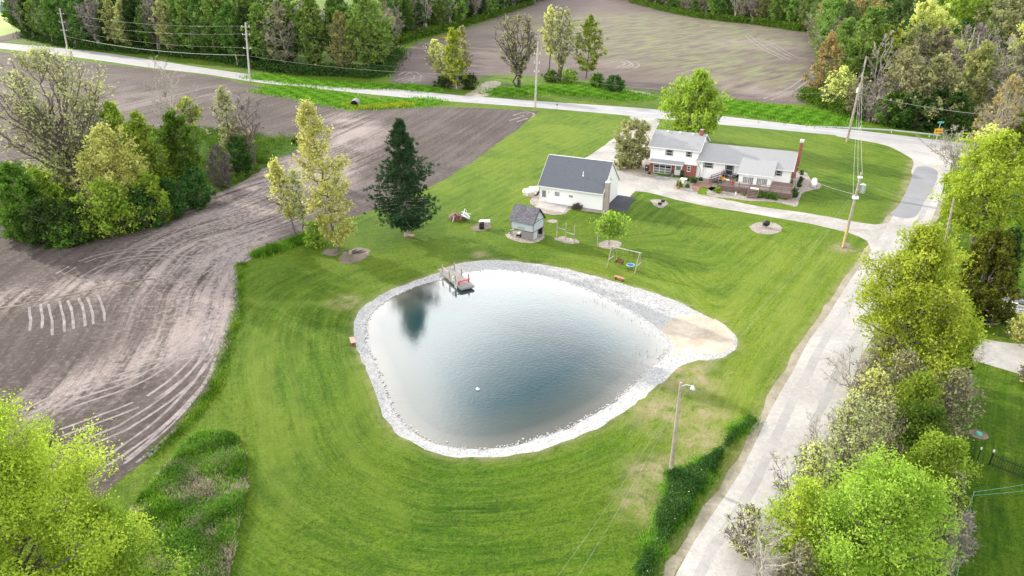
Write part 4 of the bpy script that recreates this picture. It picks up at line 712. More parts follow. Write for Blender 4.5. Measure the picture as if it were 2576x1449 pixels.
merged('background_woods', 'distant woods filling in behind the front rows of trees', SV)
# undergrowth and rough vegetation
def scatter_leaves(name, mat, P, zmax, size, seed, label=None, cat=None, blade=False, kind='stuff', zpow=1.0):
    rng = np.random.default_rng(seed); n = len(P); z = zmax*rng.uniform(0, 1, n)**zpow; c = np.column_stack([P, z]); s = size*rng.uniform(.6, 1.3, n)[:, None]
    if blade:
        c[:, 2] = 0; up = unit(np.column_stack([rng.normal(0, .45, (n, 2)), np.ones(n)])); h = (zmax if np.ndim(zmax) else zmax)*rng.uniform(.4, 1.1, n); sd = unit(np.cross(up, rng.normal(0, 1, (n, 3))))*s*.5
        V = np.stack([c-sd, c+sd, c+up*h[:, None]+sd*.15, c+up*h[:, None]-sd*.15], 1)
    else:
        a = unit(rng.normal(0, 1, (n, 3))); b = unit(np.cross(a, rng.normal(0, 1, (n, 3)))); c[:, 2] += .1; V = np.stack([c-a*s*.5-b*s*.35, c+a*s*.5-b*s*.35, c+a*s*.5+b*s*.35, c-a*s*.5+b*s*.35], 1)
    noisev = np.sin(P[:, 0]*1.3+np.sin(P[:, 1]*.9)*2)*.5+.5; tint = np.clip(.5*noisev+.5*rng.uniform(0, 1, n), 0, 1)
    o = link(name, np_mesh(name, V.reshape(-1, 3), np.arange(4*n).reshape(-1, 4), {'tint': ('FACE', tint)}), mat); tag(o, label, cat, None, kind); return o
def inpoly(poly, n, seed, clump=0.0, cs=1.6):
    rng = np.random.default_rng(seed); A = np.array(poly); lo, hi = A.min(0), A.max(0); out = []; tot = 0
    cen = rng.uniform(lo, hi, (max(8, int((hi-lo).prod()/cs**2/2)), 2))
    while tot < n:
        q_ = rng.uniform(lo, hi, (n*2, 2))
        if clump: ii = rng.random(len(q_)) < clump; q_[ii] = cen[rng.integers(0, len(cen), ii.sum())]+rng.normal(0, cs*.35, (ii.sum(), 2))
        q_ = q_[pip(q_, poly)]; out.append(q_); tot += len(q_)
    return np.vstack(out)[:n]
def near(line_px, n, width, seed, off=0):
    rng = np.random.default_rng(seed); P = np.array(smooth(GP(line_px), False, .5)); pr_ = (.25+np.convolve(rng.uniform(0, 1, len(P)+8), np.ones(9)/9, 'valid')-.35).clip(.02)**2; i = rng.choice(len(P), n, p=pr_/pr_.sum()); return P[i]+rng.normal(0, width, (n, 2))+[0, off]
weed_px = [(505, 1095), (540, 1085), (585, 1095), (610, 1130), (622, 1190), (618, 1260), (600, 1350), (583, 1440), (575, 1500), (330, 1500), (350, 1400), (330, 1290), (380, 1220), (430, 1160), (465, 1120)]
WP = smooth(GP(weed_px), True, 1, .2)
sheet('weed_ground', 'dirt', WP, .006)
scatter_leaves('tall_weeds', 'lf_weed', inpoly(WP, 42000, 1, .88, 1.2), .55, .11, 2, 'tall rough green weeds in the unmown patch at the lower left', 'weeds', True)
scatter_leaves('dead_grass', 'lf_straw', inpoly(WP, 16000, 3, .99, 1.5), .5, .09, 4, 'flattened straw coloured grass among the weeds', 'dead grass', True)
scatter_leaves('broad_weeds', 'lf_green', inpoly(WP, 16000, 5, .95, 1.6), .5, .10, 6, 'low broad leaved weeds in the unmown patch', 'weeds')
ditch_px = [(1690, 1192), (1720, 1185), (1790, 1150), (1850, 1085), (1885, 1050), (1895, 1062), (1838, 1112), (1790, 1180), (1745, 1255), (1695, 1325), (1655, 1400), (1636, 1450), (1605, 1500), (1600, 1440), (1636, 1370), (1662, 1290), (1680, 1230)]
DP = smooth(GP(ditch_px), True, 1, .15)
scatter_leaves('ditch_weeds', 'lf_dark', inpoly(DP, 26000, 7, .8, 1.1)+np.random.default_rng(1).normal(0, .15, (26000, 2)), .42, .10, 8, 'dense green weeds filling the ditch beside the lane', 'weeds')
scatter_leaves('ditch_grass', 'lf_weed', inpoly(DP, 16000, 9, .7, 1.0)+np.random.default_rng(2).normal(0, .4, (16000, 2)), .5, .05, 10, 'tall grass along the ditch beside the lane', 'tall grass', True)
scatter_leaves('ditch_flowers', 'lf_straw', inpoly(DP, 30, 19), .6, .09, 20, 'pale small flowers dotted over the ditch weeds', 'flowers', False, zpow=.3)
scatter_leaves('verge_weeds', 'lf_weed', near([(380, 1146), (420, 1111), (460, 1073), (500, 1028), (540, 975), (562, 905), (580, 850), (600, 780), (604, 700), (605, 665)], 6000, .40, 11), .34, .08, 12, 'strip of weeds between the ploughed field and the lawn', 'weeds', True)
scatter_leaves('verge_weeds', 'lf_weed', near([(655, 640), (710, 622), (770, 600)], 9000, .6, 13), .8, .12, 14, 'tall dark weeds at the foot of the slim trees', 'weeds', True)
HI = np.array(HEDGE); 
scatter_leaves('hedge_undergrowth', 'lf_green', inpoly(HEDGE, 60000, 15, .7, 2.5), 1.1, .22, 16, 'green undergrowth covering the floor of the wooded island', 'undergrowth')
scatter_leaves('wood_undergrowth', 'lf_dark', near([(60, 94), (110, 106), (200, 122), (310, 132), (437, 143), (550, 154), (635, 172), (727, 186), (790, 191), (865, 193), (940, 194), (985, 140)], 52000, 2.6, 17, 4), 3.2, .5, 18, 'dark undergrowth at the foot of the upper left wood', 'undergrowth', zpow=1.4)
scatter_leaves('wood_undergrowth', 'lf_green', np.vstack([near([(985, 113), (1040, 96), (1110, 78), (1190, 56), (1260, 35), (1330, 12)], 26000, 3, 21, 4), near([(1600, 8), (1700, 32), (1800, 50), (1918, 63), (2030, 80)], 26000, 3, 22, 4)]), 4, .7, 23, 'dark green undergrowth along the far woods', 'undergrowth', zpow=1.4)
scatter_leaves('wood_undergrowth', 'lf_green', near([(2048, 255), (2070, 262), (2110, 280), (2170, 300), (2260, 314), (2350, 326), (2440, 338)], 26000, 1.8, 24, 3), 3.5, .4, 25, 'dark green undergrowth behind the guardrail', 'undergrowth', zpow=1.4)
scatter_leaves('roadside_grass', 'lf_weed', np.vstack([near([(690, 225), (780, 238), (850, 252), (900, 262), (980, 262), (1060, 258)], 26000, 3.2, 26), near([(640, 196), (800, 214), (950, 222), (1000, 222), (1080, 229)], 16000, 2.5, 27, 3), near([(1270, 232), (1400, 225), (1500, 232), (1590, 245)], 20000, 3.5, 28), near([(1800, 268), (1900, 280), (2000, 292), (2100, 305)], 26000, 4, 29, 2)]), .8, .30, 30, 'rough long grass on the verges of the highway', 'tall grass', True)
scatter_leaves('lane_thicket', 'lf_mid', near([(2330, 720), (2290, 900), (2270, 1000), (2230, 1100), (2190, 1220), (2140, 1330), (2090, 1440)], 40000, 1.6, 31), 1.5, .13, 32, 'leafy low growth under the trees along the lane', 'undergrowth')
scatter_leaves('yellow_flowers', 'lf_flower', np.vstack([near([(870, 262), (900, 272), (960, 270), (1040, 264)], 1300, 1.4, 33), near([(1420/1.0, 72-0), (1470, 70)][:0]+[(1115, 98), (1165, 82)], 800, 1.2, 34)]), .7, .22, 35, 'yellow flowering weeds beside the culvert', 'flowers')

# === part2
# ------------------------------------------------------------------ buildings
class Fr:
    def __init__(s, o, deg): s.o = np.array(o, float); a = math.radians(deg); s.a = a; s.e1 = np.array([math.cos(a), math.sin(a)]); s.e2 = np.array([-math.sin(a), math.cos(a)])
    def loc(s, p): d = np.array(p)-s.o; return (float(d@s.e1), float(d@s.e2))
    def g(s, px, z=0): return s.loc(G(px[0], px[1], z))
    def wall(s, px, c):           # point of the wall y = c seen at px -> (x, z)
        x = (px[0]-CX)/FP; y = (CY-px[1])/FP; d = np.array([x, cp+y*sp]); dz = -sp+y*cp
        t = (c+s.o@s.e2)/(d@s.e2); w_ = d*t; return (float((w_-s.o)@s.e1), HC+dz*t)
    def wallx(s, px, c):
        x = (px[0]-CX)/FP; y = (CY-px[1])/FP; d = np.array([x, cp+y*sp]); dz = -sp+y*cp
        t = (c+s.o@s.e1)/(d@s.e1); w_ = d*t; return (float((w_-s.o)@s.e2), HC+dz*t)
    def rect(s, a, b, c):
        p, q_ = s.wall(a, c), s.wall(b, c); return min(p[0], q_[0]), max(p[0], q_[0]), min(p[1], q_[1]), max(p[1], q_[1])
def window(root, x0, x1, z0, z1, y, nx=1, nz=2, shutters=None, mat='glass', fw=.06, face=-1, sill=True, fmat='white'):
    # on a wall facing -y (face=-1); y is the wall plane
    def f(m):
        m.box(x0, x1, y-.06, y+.02, z0, z0+fw); m.box(x0, x1, y-.06, y+.02, z1-fw, z1); m.box(x0, x0+fw, y-.06, y+.02, z0+fw, z1-fw); m.box(x1-fw, x1, y-.06, y+.02, z0+fw, z1-fw)
        for i in range(1, nx): xx = x0+fw+(x1-x0-2*fw)*i/nx; m.box(xx-.025, xx+.025, y-.045, y+.01, z0+fw, z1-fw)
        for i in range(1, nz): zz = z0+fw+(z1-z0-2*fw)*i/nz; m.box(x0+fw, x1-fw, y-.049, y+.01, zz-.025, zz+.025)
    w_ = part('window', fmat, root, f); part('pane', mat, w_, lambda m: m.box(x0+fw, x1-fw, y-.02, y-.004, z0+fw, z1-fw))
    if sill: part('sill', fmat, w_, lambda m: m.box(x0-.06, x1+.06, y-.11, y-.062, z0-.06, z0-.002))
    if shutters:
        part('shutter', shutters, w_, lambda m: m.box(x0-.13, x0-.005, y-.05, y-.003, z0, z1)); part('shutter', shutters, w_, lambda m: m.box(x1+.005, x1+.13, y-.05, y-.003, z0, z1))
    return w_
HF = Fr(G(*kh(383, 775)), -25.05)
house = empty('house', (HF.o[0], HF.o[1], 0), HF.a, 'long white split level house with red brick ground floor and grey shingle roofs', 'house')
part('wall', 'siding', house, lambda m: m.gable(0, 9.06, 0, 8.6, 2.25, 5.15, 7.20)); 
bw = part('brick_wall', 'brick', house, lambda m: m.box(.05, 9.0, .05, 8.5, 0, 2.248))
part('wall', 'siding', house, lambda m: m.gable(9.063, 25.6, .02, 8.58, 0, 3.46, 5.54))
def roofslab(m, x0, x1, ye, ze, yr, zr, th=.13):
    m.slab((x0, ye, ze), (x1, ye, ze), (x1, yr, zr), (x0, yr, zr), th); yb = 2*yr-ye; m.slab((x0, yr+.002, zr), (x1, yr+.002, zr), (x1, yb, ze), (x0, yb, ze), th)
r1 = part('roof', 'roof_gray', house, lambda m: roofslab(m, -.4, 9.5, -.45, 5.08, 4.3, 7.37))
part('fascia', 'white', r1, lambda m: (m.box(-.42, 9.52, -.53, -.455, 4.90, 5.07), m.box(-.42, 9.52, 9.055, 9.13, 4.90, 5.07)))
def rake(m, x, ye, ze, yr, zr, s=.2): m.add([(x, ye, ze-.2), (x+.05, ye, ze-.2), (x+.05, yr, zr-.2), (x, yr, zr-.2), (x, ye, ze+.015), (x+.05, ye, ze+.015), (x+.05, yr, zr+.015), (x, yr, zr+.015)], [(0, 3, 2, 1), (4, 5, 6, 7), (0, 1, 5, 4), (1, 2, 6, 5), (2, 3, 7, 6), (3, 0, 4, 7)])
part('fascia', 'white', r1, lambda m: (rake(m, 9.502, -.45, 5.08, 4.3, 7.37), rake(m, 9.503, 9.05, 5.08, 4.305, 7.37), rake(m, -.452, -.45, 5.08, 4.3, 7.37)))
for v in ((600, 325), (737, 338), (880, 357)):
    x, z = HF.wall(kh(*v), 4.0); tag(part('roof_vent', 'white', r1, lambda m: m.box(x-.2, x+.2, 3.75, 4.1, 7.02, 7.38)))
x, z = HF.wall(kh(975, 370), 4.2)
ch = part('chimney', 'brick', house, lambda m: m.box(x-.32, x+.32, 3.7, 4.5, 6.6, 8.1)); part('cap', 'pebble', ch, lambda m: m.box(x-.36, x+.36, 3.66, 4.54, 8.102, 8.2))
part('pipe', 'steel', r1, lambda m: m.tube([(8.5, 1.2, 5.7), (8.5, 1.2, 6.4)], .06))
r2 = part('roof', 'roof_gray', house, lambda m: roofslab(m, 8.95, 16.86, -.5, 3.38, 4.3, 5.72)); r2['label'] = 'slightly darker middle roof'
r3 = part('roof', 'roof_gray', house, lambda m: roofslab(m, 16.88, 26.0, -.5, 3.40, 4.3, 5.74))
part('fascia', 'white', r2, lambda m: m.box(9.1, 16.86, -.58, -.505, 3.22, 3.37))
part('fascia', 'white', r3, lambda m: (m.box(23.0, 26.05, -.58, -.505, 3.24, 3.39), rake(m, 26.003, -.5, 3.40, 4.3, 5.74), rake(m, 26.004, 9.1, 3.40, 4.304, 5.74)))
# sunroom in front of the right wing
def sun(m):
    P = [(-3.7, .9), (1.0, .9), (1.0, 4.02), (-3.7, 2.74)]; x0, x1 = 17.25, 22.75
    m.add([(x0, y, z) for y, z in P]+[(x1, y, z) for y, z in P], [(3, 2, 1, 0), (4, 5, 6, 7)]+[(i, (i+1) % 4, (i+1) % 4+4, i+4) for i in range(4)])
srm = part('sunroom', 'siding', house, sun)
part('roof', 'roof_gray', srm, lambda m: m.slab((16.9, -4.05, 2.85), (23.05, -4.05, 2.85), (23.05, 1.35, 4.34), (16.9, 1.35, 4.34), .12))
part('fascia', 'white', srm, lambda m: m.box(16.88, 23.07, -4.13, -4.055, 2.68, 2.84))
for a, b in (((1437, 828), (1490, 915)), ((1492, 832), (1548, 925)), ((1592, 845), (1642, 935)), ((1646, 850), (1702, 945))):
    x0, x1, z0, z1 = HF.rect(kh(*a), kh(*b), -3.7); window(srm, x0+.02, x1-.02, max(1.02, z0), min(2.5, z1), -3.7, 3, 5, None, 'glass', .07, sill=False)
for (a, b, sh, y, kw_) in (((580, 528), (650, 596), 'trim_dark', 0, {}), ((808, 548), (860, 610), 'trim_dark', 0, {}), ((1003, 668), (1098, 735), 'trim_dark', .02, {}), ((1246, 698), (1322, 812), 'trim_dark', .02, {}), ((1808, 762), (1865, 822), 'trim_dark', .02, {}), ((812, 712), (850, 770), None, .05, {})):
    x0, x1, z0, z1 = HF.rect(kh(*a), kh(*b), y); window(house, x0+.07, x1-.07, z0-.06, z1+.04, y, 1, 2, sh)
# big glazed garage door, door and awning
x0, x1, z0, z1 = HF.rect(kh(443, 680), kh(628, 812), .05)
def gd(m):
    z0_, z1_ = .02, 2.1; nx, nz = 3, 4
    for i in range(nx+1): xx = x0+(x1-x0)*i/nx; m.box(xx-.05, xx+.05, -.03, .045, z0_, z1_)
    for j in range(nz+1):
        zz = z0_+(z1_-z0_)*j/nz
        for i in range(nx): m.box(x0+(x1-x0)*i/nx+.051, x0+(x1-x0)*(i+1)/nx-.051, -.025, .044, zz-.04, zz+.04)
gdo = part('garage_door', 'white', house, gd)
for j in range(4):
    for i in range(3):
        xx = x0+(x1-x0)*i/3; zz = .02+2.08*j/4; part('pane', 'glass_black' if j == 2 else 'glass_pale', gdo, lambda m: m.box(xx+.052, xx+(x1-x0)/3-.052, .005, .03, zz+.042, zz+.478))
x0, x1, z0, z1 = HF.rect(kh(680, 700), kh(748, 830), .05)
dr = part('door', 'white', house, lambda m: m.box(x0, x1, -.02, .045, .02, 2.08)); part('pane', 'glass_pale', dr, lambda m: m.box(x0+.25, x1-.25, -.03, -.022, 1.0, 1.85)); part('handle', 'steel', dr, lambda m: m.box(x0+.08, x0+.13, -.07, -.022, .95, 1.1))
x0 = HF.wall(kh(415, 655), 0)[0]-.1; x1 = HF.wall(kh(782, 690), 0)[0]
aw = part('awning', 'roof_gray', house, lambda m: m.slab((x0, -1.0, 2.28), (x1, -1.0, 2.28), (x1, -.004, 2.72), (x0, -.004, 2.72), .1)); part('fascia', 'white', aw, lambda m: m.box(x0-.01, x1+.01, -1.07, -1.004, 2.1, 2.27))
c2 = part('chimney', 'brick', house, lambda m: (m.box(25.63, 26.35, 3.4, 4.9, 1.0, 3.3), m.box(26.06, 26.6, 3.7, 4.6, 3.3, 7.6))); part('cap', 'white', c2, lambda m: (m.box(26.0, 26.66, 3.64, 4.66, 7.602, 7.68), m.box(26.04, 26.14, 3.7, 4.6, 7.68, 7.9), m.box(26.5, 26.62, 3.7, 4.6, 7.68, 7.9), m.box(26.0, 26.66, 3.64, 4.66, 7.902, 7.98)))
c2['label'] = 'tall slim brick chimney at the right end'
def vine(m):
    r = random.Random(4)
    for k in range(9):
        P = [(9.35+r.uniform(-.2, .9), -.03, 0)]
        for j in range(9): P.append((P[-1][0]+r.uniform(-.25, .25), -.03-.02*r.random(), P[-1][2]+r.uniform(.2, .42)))
        m.tube([p for p in P if p[2] < 3.0 and p[0] > 9.1], .018, 4)
part('climbing_vine', 'gray_wood', house, vine)
# deck
DZ = 1.0; DX0, DX1, DY = 14.1, 26.7, -6.5
deck = empty('deck', (HF.o[0], HF.o[1], 0), HF.a, 'brown weathered wooden deck with railings and steps in front of the house', 'deck')
def dfloor(m):
    y = DY
    while y < -.1:
        if y > -3.75: m.box(DX0, 17.2, y, y+.14, DZ-.04, DZ); m.box(22.8, DX1, y, y+.14, DZ-.04, DZ)
        else: m.box(DX0, DX1, y, y+.14, DZ-.04, DZ)
        y += .155
part('floor', 'deck_wood', deck, dfloor)
def skirt(m):
    for z in (.12, .34, .56, .78): m.box(DX0, DX1, DY-.04, DY-.005, z, z+.15); m.box(DX1+.005, DX1+.04, DY, -.3, z, z+.15); m.box(DX0-.04, DX0-.005, DY, -.3, z, z+.15)
    x = DX0+.1
    while x < DX1: m.box(x, x+.1, DY+.0, DY+.1, 0, DZ-.05); x += 1.55
part('skirt', 'deck_wood', deck, skirt); SX0 = HF.wall(kh(1490, 1090), -8)[0]-.1; SX1 = SX0+1.6
def rail(m, P):
    for a, b in zip(P[:-1], P[1:]):
        m.obox((*a, DZ+.98), (*b, DZ+.98), .12, .05); m.obox((*a, DZ+.55), (*b, DZ+.55), .04, .09); m.obox((*a, DZ+.18), (*b, DZ+.18), .04, .09)
        n = max(1, round(math.dist(a, b)/1.6))
        for i in range(n+1): t = i/n; x, y = a[0]+(b[0]-a[0])*t, a[1]+(b[1]-a[1])*t; m.box(x-.055, x+.055, y-.055, y+.055, DZ-.3, DZ+1.0)
part('railing', 'deck_wood', deck, lambda m: (rail(m, [(DX0+.06, -2.4), (DX0+.06, DY+.06), (SX0, DY+.06)])))
part('railing', 'deck_wood', deck, lambda m: rail(m, [(SX1, DY+.06), (DX1-.06, DY+.06), (DX1-.06, -.4)]))
for a, b in ((17.0, SX0-.15), (SX1+.15, 22.8)):
    def bal(m):
        x = a
        while x < b: m.box(x, x+.05, DY+.34, DY+.38, DZ, DZ+.72); x += .16
        m.box(a, b, DY+.32, DY+.40, DZ+.725, DZ+.79); m.box(a, b, DY+.325, DY+.395, DZ+.002, DZ+.06)
    part('balusters', 'white', deck, bal)
part('landing', 'white', deck, lambda m: m.box(SX0+.05, SX1-.05, DY-.02, DY+.9, DZ+.004, DZ+.04))
def steps(m):
    for i in range(6): z = DZ-.02-(i+1)*.15; m.box(SX0, SX1, DY-.08-(i+1)*.40, DY-.08-i*.40+.03, z-.05, z)
    for x in (SX0-.05, SX1): m.obox((x+.025, DY-.05, DZ-.15), (x+.025, DY-2.45, .05), .05, .25); m.obox((x+.025, DY, DZ+.9), (x+.025, DY-2.3, .95), .06, .08); m.box(x, x+.08, DY-2.35, DY-2.25, 0, .98)
part('steps', 'deck_wood', deck, steps)
def steps2(m):
    for i in range(6): z = DZ-.02-(i+1)*.15; m.box(DX0-.1-(i+1)*.3, DX0-.1-i*.3+.03, -2.3, -.9, z-.05, z)
    for y in (-2.35, -.85): m.obox((DX0-.05, y, DZ+.95), (DX0-2.1, y, .95), .05, .1); m.obox((DX0-.05, y, DZ+.5), (DX0-2.1, y, .5), .05, .1); m.obox((DX0-.05, y, DZ+.1), (DX0-2.0, y, .1), .05, .22); m.box(DX0-2.1, DX0-2.0, y-.05, y+.05, 0, 1.1); m.box(DX0-.12, DX0-.02, y-.05, y+.05, 0, DZ+1.35)
part('steps', 'deck_wood', deck, steps2)
def W2(fr, x, y): p = fr.o+fr.e1*x+fr.e2*y; return (float(p[0]), float(p[1]))
# chairs on the deck
def chair(loc, rz, mat, label, z=DZ, group='chairs on the deck', s=1.0, name='adirondack_chair'):
    o = empty(name, (loc[0], loc[1], z), rz, label, 'chair', group); o.scale = (s, s, s)
    def seat(m):
        for i in range(6): m.obox((-.28, -.38+i*.12, .38-i*.025), (.28, -.38+i*.12, .38-i*.025), .11, .025)
    part('seat', mat, o, seat)
    def back(m):
        for i in range(5): x = -.24+i*.12; m.obox((x, .22, .22), (x*1.25, .48, 1.02-.1*abs(i-2)*.5), .10, .025)
        m.obox((-.28, .33, .55), (.28, .33, .55), .03, .06)
    part('backrest', mat, o, back)
    for sx in (-1, 1):
        part('armrest', mat, o, lambda m: m.obox((sx*.34, -.42, .58), (sx*.34, .36, .56), .12, .03)); part('leg', mat, o, lambda m: m.box(sx*.30-.03, sx*.30+.03, -.42, -.36, 0, .56)); part('leg', mat, o, lambda m: m.obox((sx*.28, -.1, .30), (sx*.28, .5, .04), .04, .1))
    return o
def dk(px, z=DZ): return G(*px, z)
chair(dk(kdk(150, 500)), HF.a+2.3, 'yellow', 'bright yellow slatted chair on the left side of the deck')
chair(dk(kdk(312, 510)), HF.a+-1.9, 'green', 'green slatted chair in the middle of the deck', s=.85)
chair(dk(kdk(275, 545)), HF.a+3.6, 'red', 'red chair behind the front railing of the deck', s=.85)
chair(dk(kdk(125, 530)), HF.a+2.6, 'navy', 'dark blue chair in the front left corner of the deck', s=.8)
chair(dk(kdk(172, 455)), HF.a+.3, 'black', 'black tall backed chair left under the house window', s=1.15)
chair(dk(kdk(318, 460)), HF.a-1.2, 'black', 'black rocking chair right of the house window on the deck', s=1.15)
b = dk(kdk(210, 518)); tb = empty('side_table', (b[0], b[1], DZ), HF.a, 'small white round table between the coloured chairs', 'table')
part('table_top', 'white', tb, lambda m: m.tube([(0, 0, .42), (0, 0, .46)], .34, 16)); [part('leg', 'white', tb, lambda m: m.obox((.2*math.cos(a), .2*math.sin(a), .42), (.28*math.cos(a), .28*math.sin(a), 0), .03, .03)) for a in (0, PI/2, PI, PI*1.5)]
b = dk(kdk(232, 440)); tb = empty('side_table', (b[0], b[1], DZ), HF.a, 'small black table between the two black chairs', 'table')
part('table_top', 'black', tb, lambda m: m.box(-.3, .3, -.2, .2, .45, .48)); [part('leg', 'black', tb, lambda m: m.box(x-.02, x+.02, y-.02, y+.02, 0, .448)) for x in (-.26, .26) for y in (-.16, .16)]
# garage
GF = Fr(G(*kg(460, 965)), -24.8); ga = empty('garage', (GF.o[0], GF.o[1], 0), GF.a, 'white garage with a steep dark blue grey shingle roof and tan chimney', 'garage')
GL_, GW = 11.1, 8.8
part('wall', 'siding', ga, lambda m: m.gable(0, GL_, 0, GW, 0, 2.95, 6.78))
gr = part('roof', 'roof_dark', ga, lambda m: roofslab(m, -.25, GL_+.12, -.32, 2.85, GW/2, 7.02, .16))
part('ridge_cap', 'white', gr, lambda m: m.box(-.27, GL_+.14, GW/2+.03, GW/2+.2, 6.90, 7.07)); part('fascia', 'white', gr, lambda m: (m.box(-.27, GL_+.14, -.40, -.325, 2.66, 2.84), rake(m, GL_+.122, -.32, 2.85, GW/2, 7.0), rake(m, GL_+.123, GW+.32, 2.85, GW/2+.004, 7.0), rake(m, -.302, -.32, 2.85, GW/2, 7.0)))
y_ = 1.9; zr = 2.85+(y_+.32)*(7.02-2.85)/(GW/2+.32); px_ = GF.wall(kg(1180, 640), y_)[0]; pp = part('vent_pipe', 'white', gr, lambda m: (m.tube([(px_, y_, zr-.1), (px_, y_, zr+.75)], .07), m.tube([(px_, y_, zr-.05), (px_, y_, zr+.12)], [.17, .09])))
x0, x1, z0, z1 = GF.rect(kg(490, 745), kg(578, 978), 0); d_ = part('door', 'white', ga, lambda m: m.box(x0, x1, -.05, -.003, .05, 2.2)); part('pane', 'glass_pale', d_, lambda m: m.box(x0+.17, x1-.17, -.06, -.052, .9, 2.05)); part('handle', 'steel', d_, lambda m: m.box(x1-.12, x1-.06, -.12, -.052, .95, 1.08))
for a, b in (((712, 800), (795, 885)), ((948, 855), (1016, 908))):
    x0, x1, z0, z1 = GF.rect(kg(*a), kg(*b), 0); window(ga, x0, x1, z0, z1, 0, 4 if a[0] < 800 else 2, 3 if a[0] < 800 else 1, None, 'glass' if a[0] < 800 else 'glass_pale', .05, sill=False)
def sidewin(root, X, y0, y1, z0, z1):
    w_ = part('window', 'white', root, lambda m: (m.box(X+.002, X+.05, y0, y1, z0, z0+.07), m.box(X+.002, X+.05, y0, y1, z1-.07, z1), m.box(X+.002, X+.05, y0, y0+.07, z0+.07, z1-.07), m.box(X+.002, X+.05, y1-.07, y1, z0+.07, z1-.07), m.box(X+.002, X+.04, y0+.07, y1-.07, (z0+z1)/2-.03, (z0+z1)/2+.03)))
    part('pane', 'glass', w_, lambda m: m.box(X+.003, X+.015, y0+.07, y1-.07, z0+.07, z1-.07)); return w_
y0, z0 = GF.wallx(kg(1598, 920), GL_); y1, z1 = GF.wallx(kg(1622, 795), GL_); sidewin(ga, GL_, y0, y1+.1, max(.7, z0), z1)
y0, z0 = GF.wallx(kg(1632, 630), GL_); y1, z1 = GF.wallx(kg(1655, 560), GL_); sidewin(ga, GL_, y0, y1+.1, z0, z1)
gc = part('chimney', 'tan_block', ga, lambda m: (m.box(GL_+.16, GL_+.82, .35, 1.25, 0, 4.6), m.box(GL_+.02, GL_+.16, .45, 1.15, 0, 2.3))); part('cap', 'white', gc, lambda m: (m.box(GL_+.12, GL_+.86, .31, 1.29, 4.602, 4.68), m.tube([(GL_+.5, .8, 4.68), (GL_+.5, .8, 4.95)], .14, 10)))
part('wall_lamp', 'steel', ga, lambda m: m.box(GF.wall(kg(615, 800), 0)[0]-.06, GF.wall(kg(615, 800), 0)[0]+.06, -.14, -.004, 1.75, 2.0)); part('downpipe', 'white', ga, lambda m: m.box(.1, .18, -.085, -.004, 0, 2.6))
# playhouse on stilts
SF = Fr(G(*ks(850, 490)), -31.5); sh = empty('playhouse', (SF.o[0], SF.o[1], 0), SF.a, 'pale blue playhouse on wooden stilts with a dark mottled shingle roof', 'playhouse')
SL, SW, Z1, Z2, Z3 = 3.75, 3.15, 1.28, 2.66, 4.55
part('wall', 'shed_blue', sh, lambda m: m.gable(0, SL, 0, SW, Z1, Z2, Z3-.22)); part('roof', 'roof_shed', sh, lambda m: roofslab(m, -.32, SL+.18, -.30, Z2-.12, SW/2, Z3+.02, .09))
def st(m):
    for x, y in ((.06, .06), (SL-.06, .06), (.06, SW-.06), (SL-.06, SW-.06), (SL-.06, 1.45)): m.box(x-.07, x+.07, y-.07, y+.07, 0, Z1-.002)
    for x0, x1, y in ((0, SL, .02), (0, SL, SW-.1)): m.box(x0, x1, y, y+.08, Z1-.14, Z1-.004)
for x, y in ((.07, .07), (SL-.07, .07), (.07, SW-.07), (SL-.07, SW-.07), (SL-.07, 1.45)): part('post', 'gray_wood', sh, lambda m: m.box(x-.07, x+.07, y-.07, y+.07, 0, Z1-.003))
def trimf(m):
    for x, y in ((-.03, -.03), (SL-.03, -.03), (SL-.03, SW-.03)): m.box(x, x+.06, y, y+.06, Z1-.05, Z2-.05)
    m.box(.035, SL-.035, -.03, -.003, Z1-.06, Z1+.02); m.box(.035, SL-.035, -.03, -.003, Z2-.12, Z2-.04); m.box(SL+.003, SL+.03, .035, SW-.035, Z1-.06, Z1+.02)
part('trim', 'trim_red', sh, trimf); part('trim', 'trim_dark', sh, lambda m: (m.box(SL+.003, SL+.028, .03, SW-.03, Z2-.12, Z2-.04), m.box(SL+.003, SL+.028, .65, SW-.65, Z3-.72, Z3-.65), rake(m, SL+.182, -.30, Z2-.12, SW/2, Z3), rake(m, SL+.183, SW+.3, Z2-.12, SW/2+.003, Z3)))
def slat(m):
    x = 1.75
    while x < SL-.2: m.box(x, x+.1, .0, .03, .05, Z1-.15); x += .115
part('slat_wall', 'gray_wood', sh, slat); part('door', 'shed_blue', sh, lambda m: m.box(SL-.04, SL, .15, 1.25, .05, Z1-.07)); part('floor', 'gray_wood', sh, lambda m: m.box(.1, SL-.1, .1, SW-.1, Z1-.10, Z1-.005))
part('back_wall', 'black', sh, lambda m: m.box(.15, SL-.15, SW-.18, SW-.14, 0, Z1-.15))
y0, z0 = SF.wallx(ks(1132, 345), SL); y1, z1 = SF.wallx(ks(1157, 283), SL); y0, y1 = min(y0, y1), max(y0, y1); w_ = sidewin(sh, SL+.028, y0, y1, z0, z1)
part('bars', 'steel', sh, lambda m: [m.box(1.15+i*.11, 1.165+i*.11, -.05, -.004, 1.42, 1.74) for i in range(11)]+[m.box(1.1, 2.3, -.065, -.051, 1.72, 1.74)])
b = SF.g(ks(935, 500)); wp = W2(SF, b[0], b[1]+.2); sb = empty('mower', (wp[0], wp[1], 0), SF.a, 'small white and grey garden machine parked under the playhouse', 'mower')
part('body', 'white', sb, lambda m: m.box(-.22, .22, -.3, .3, .42, .62)); part('engine', 'black', sb, lambda m: m.box(-.3, .3, -.35, .25, .16, .40)); [part('wheel', 'black', sb, lambda m: m.tube([(sx*.36, yy, .14), (sx*.30, yy, .14)], .14, 12)) for sx in (-1, 1) for yy in (-.3, .3)]
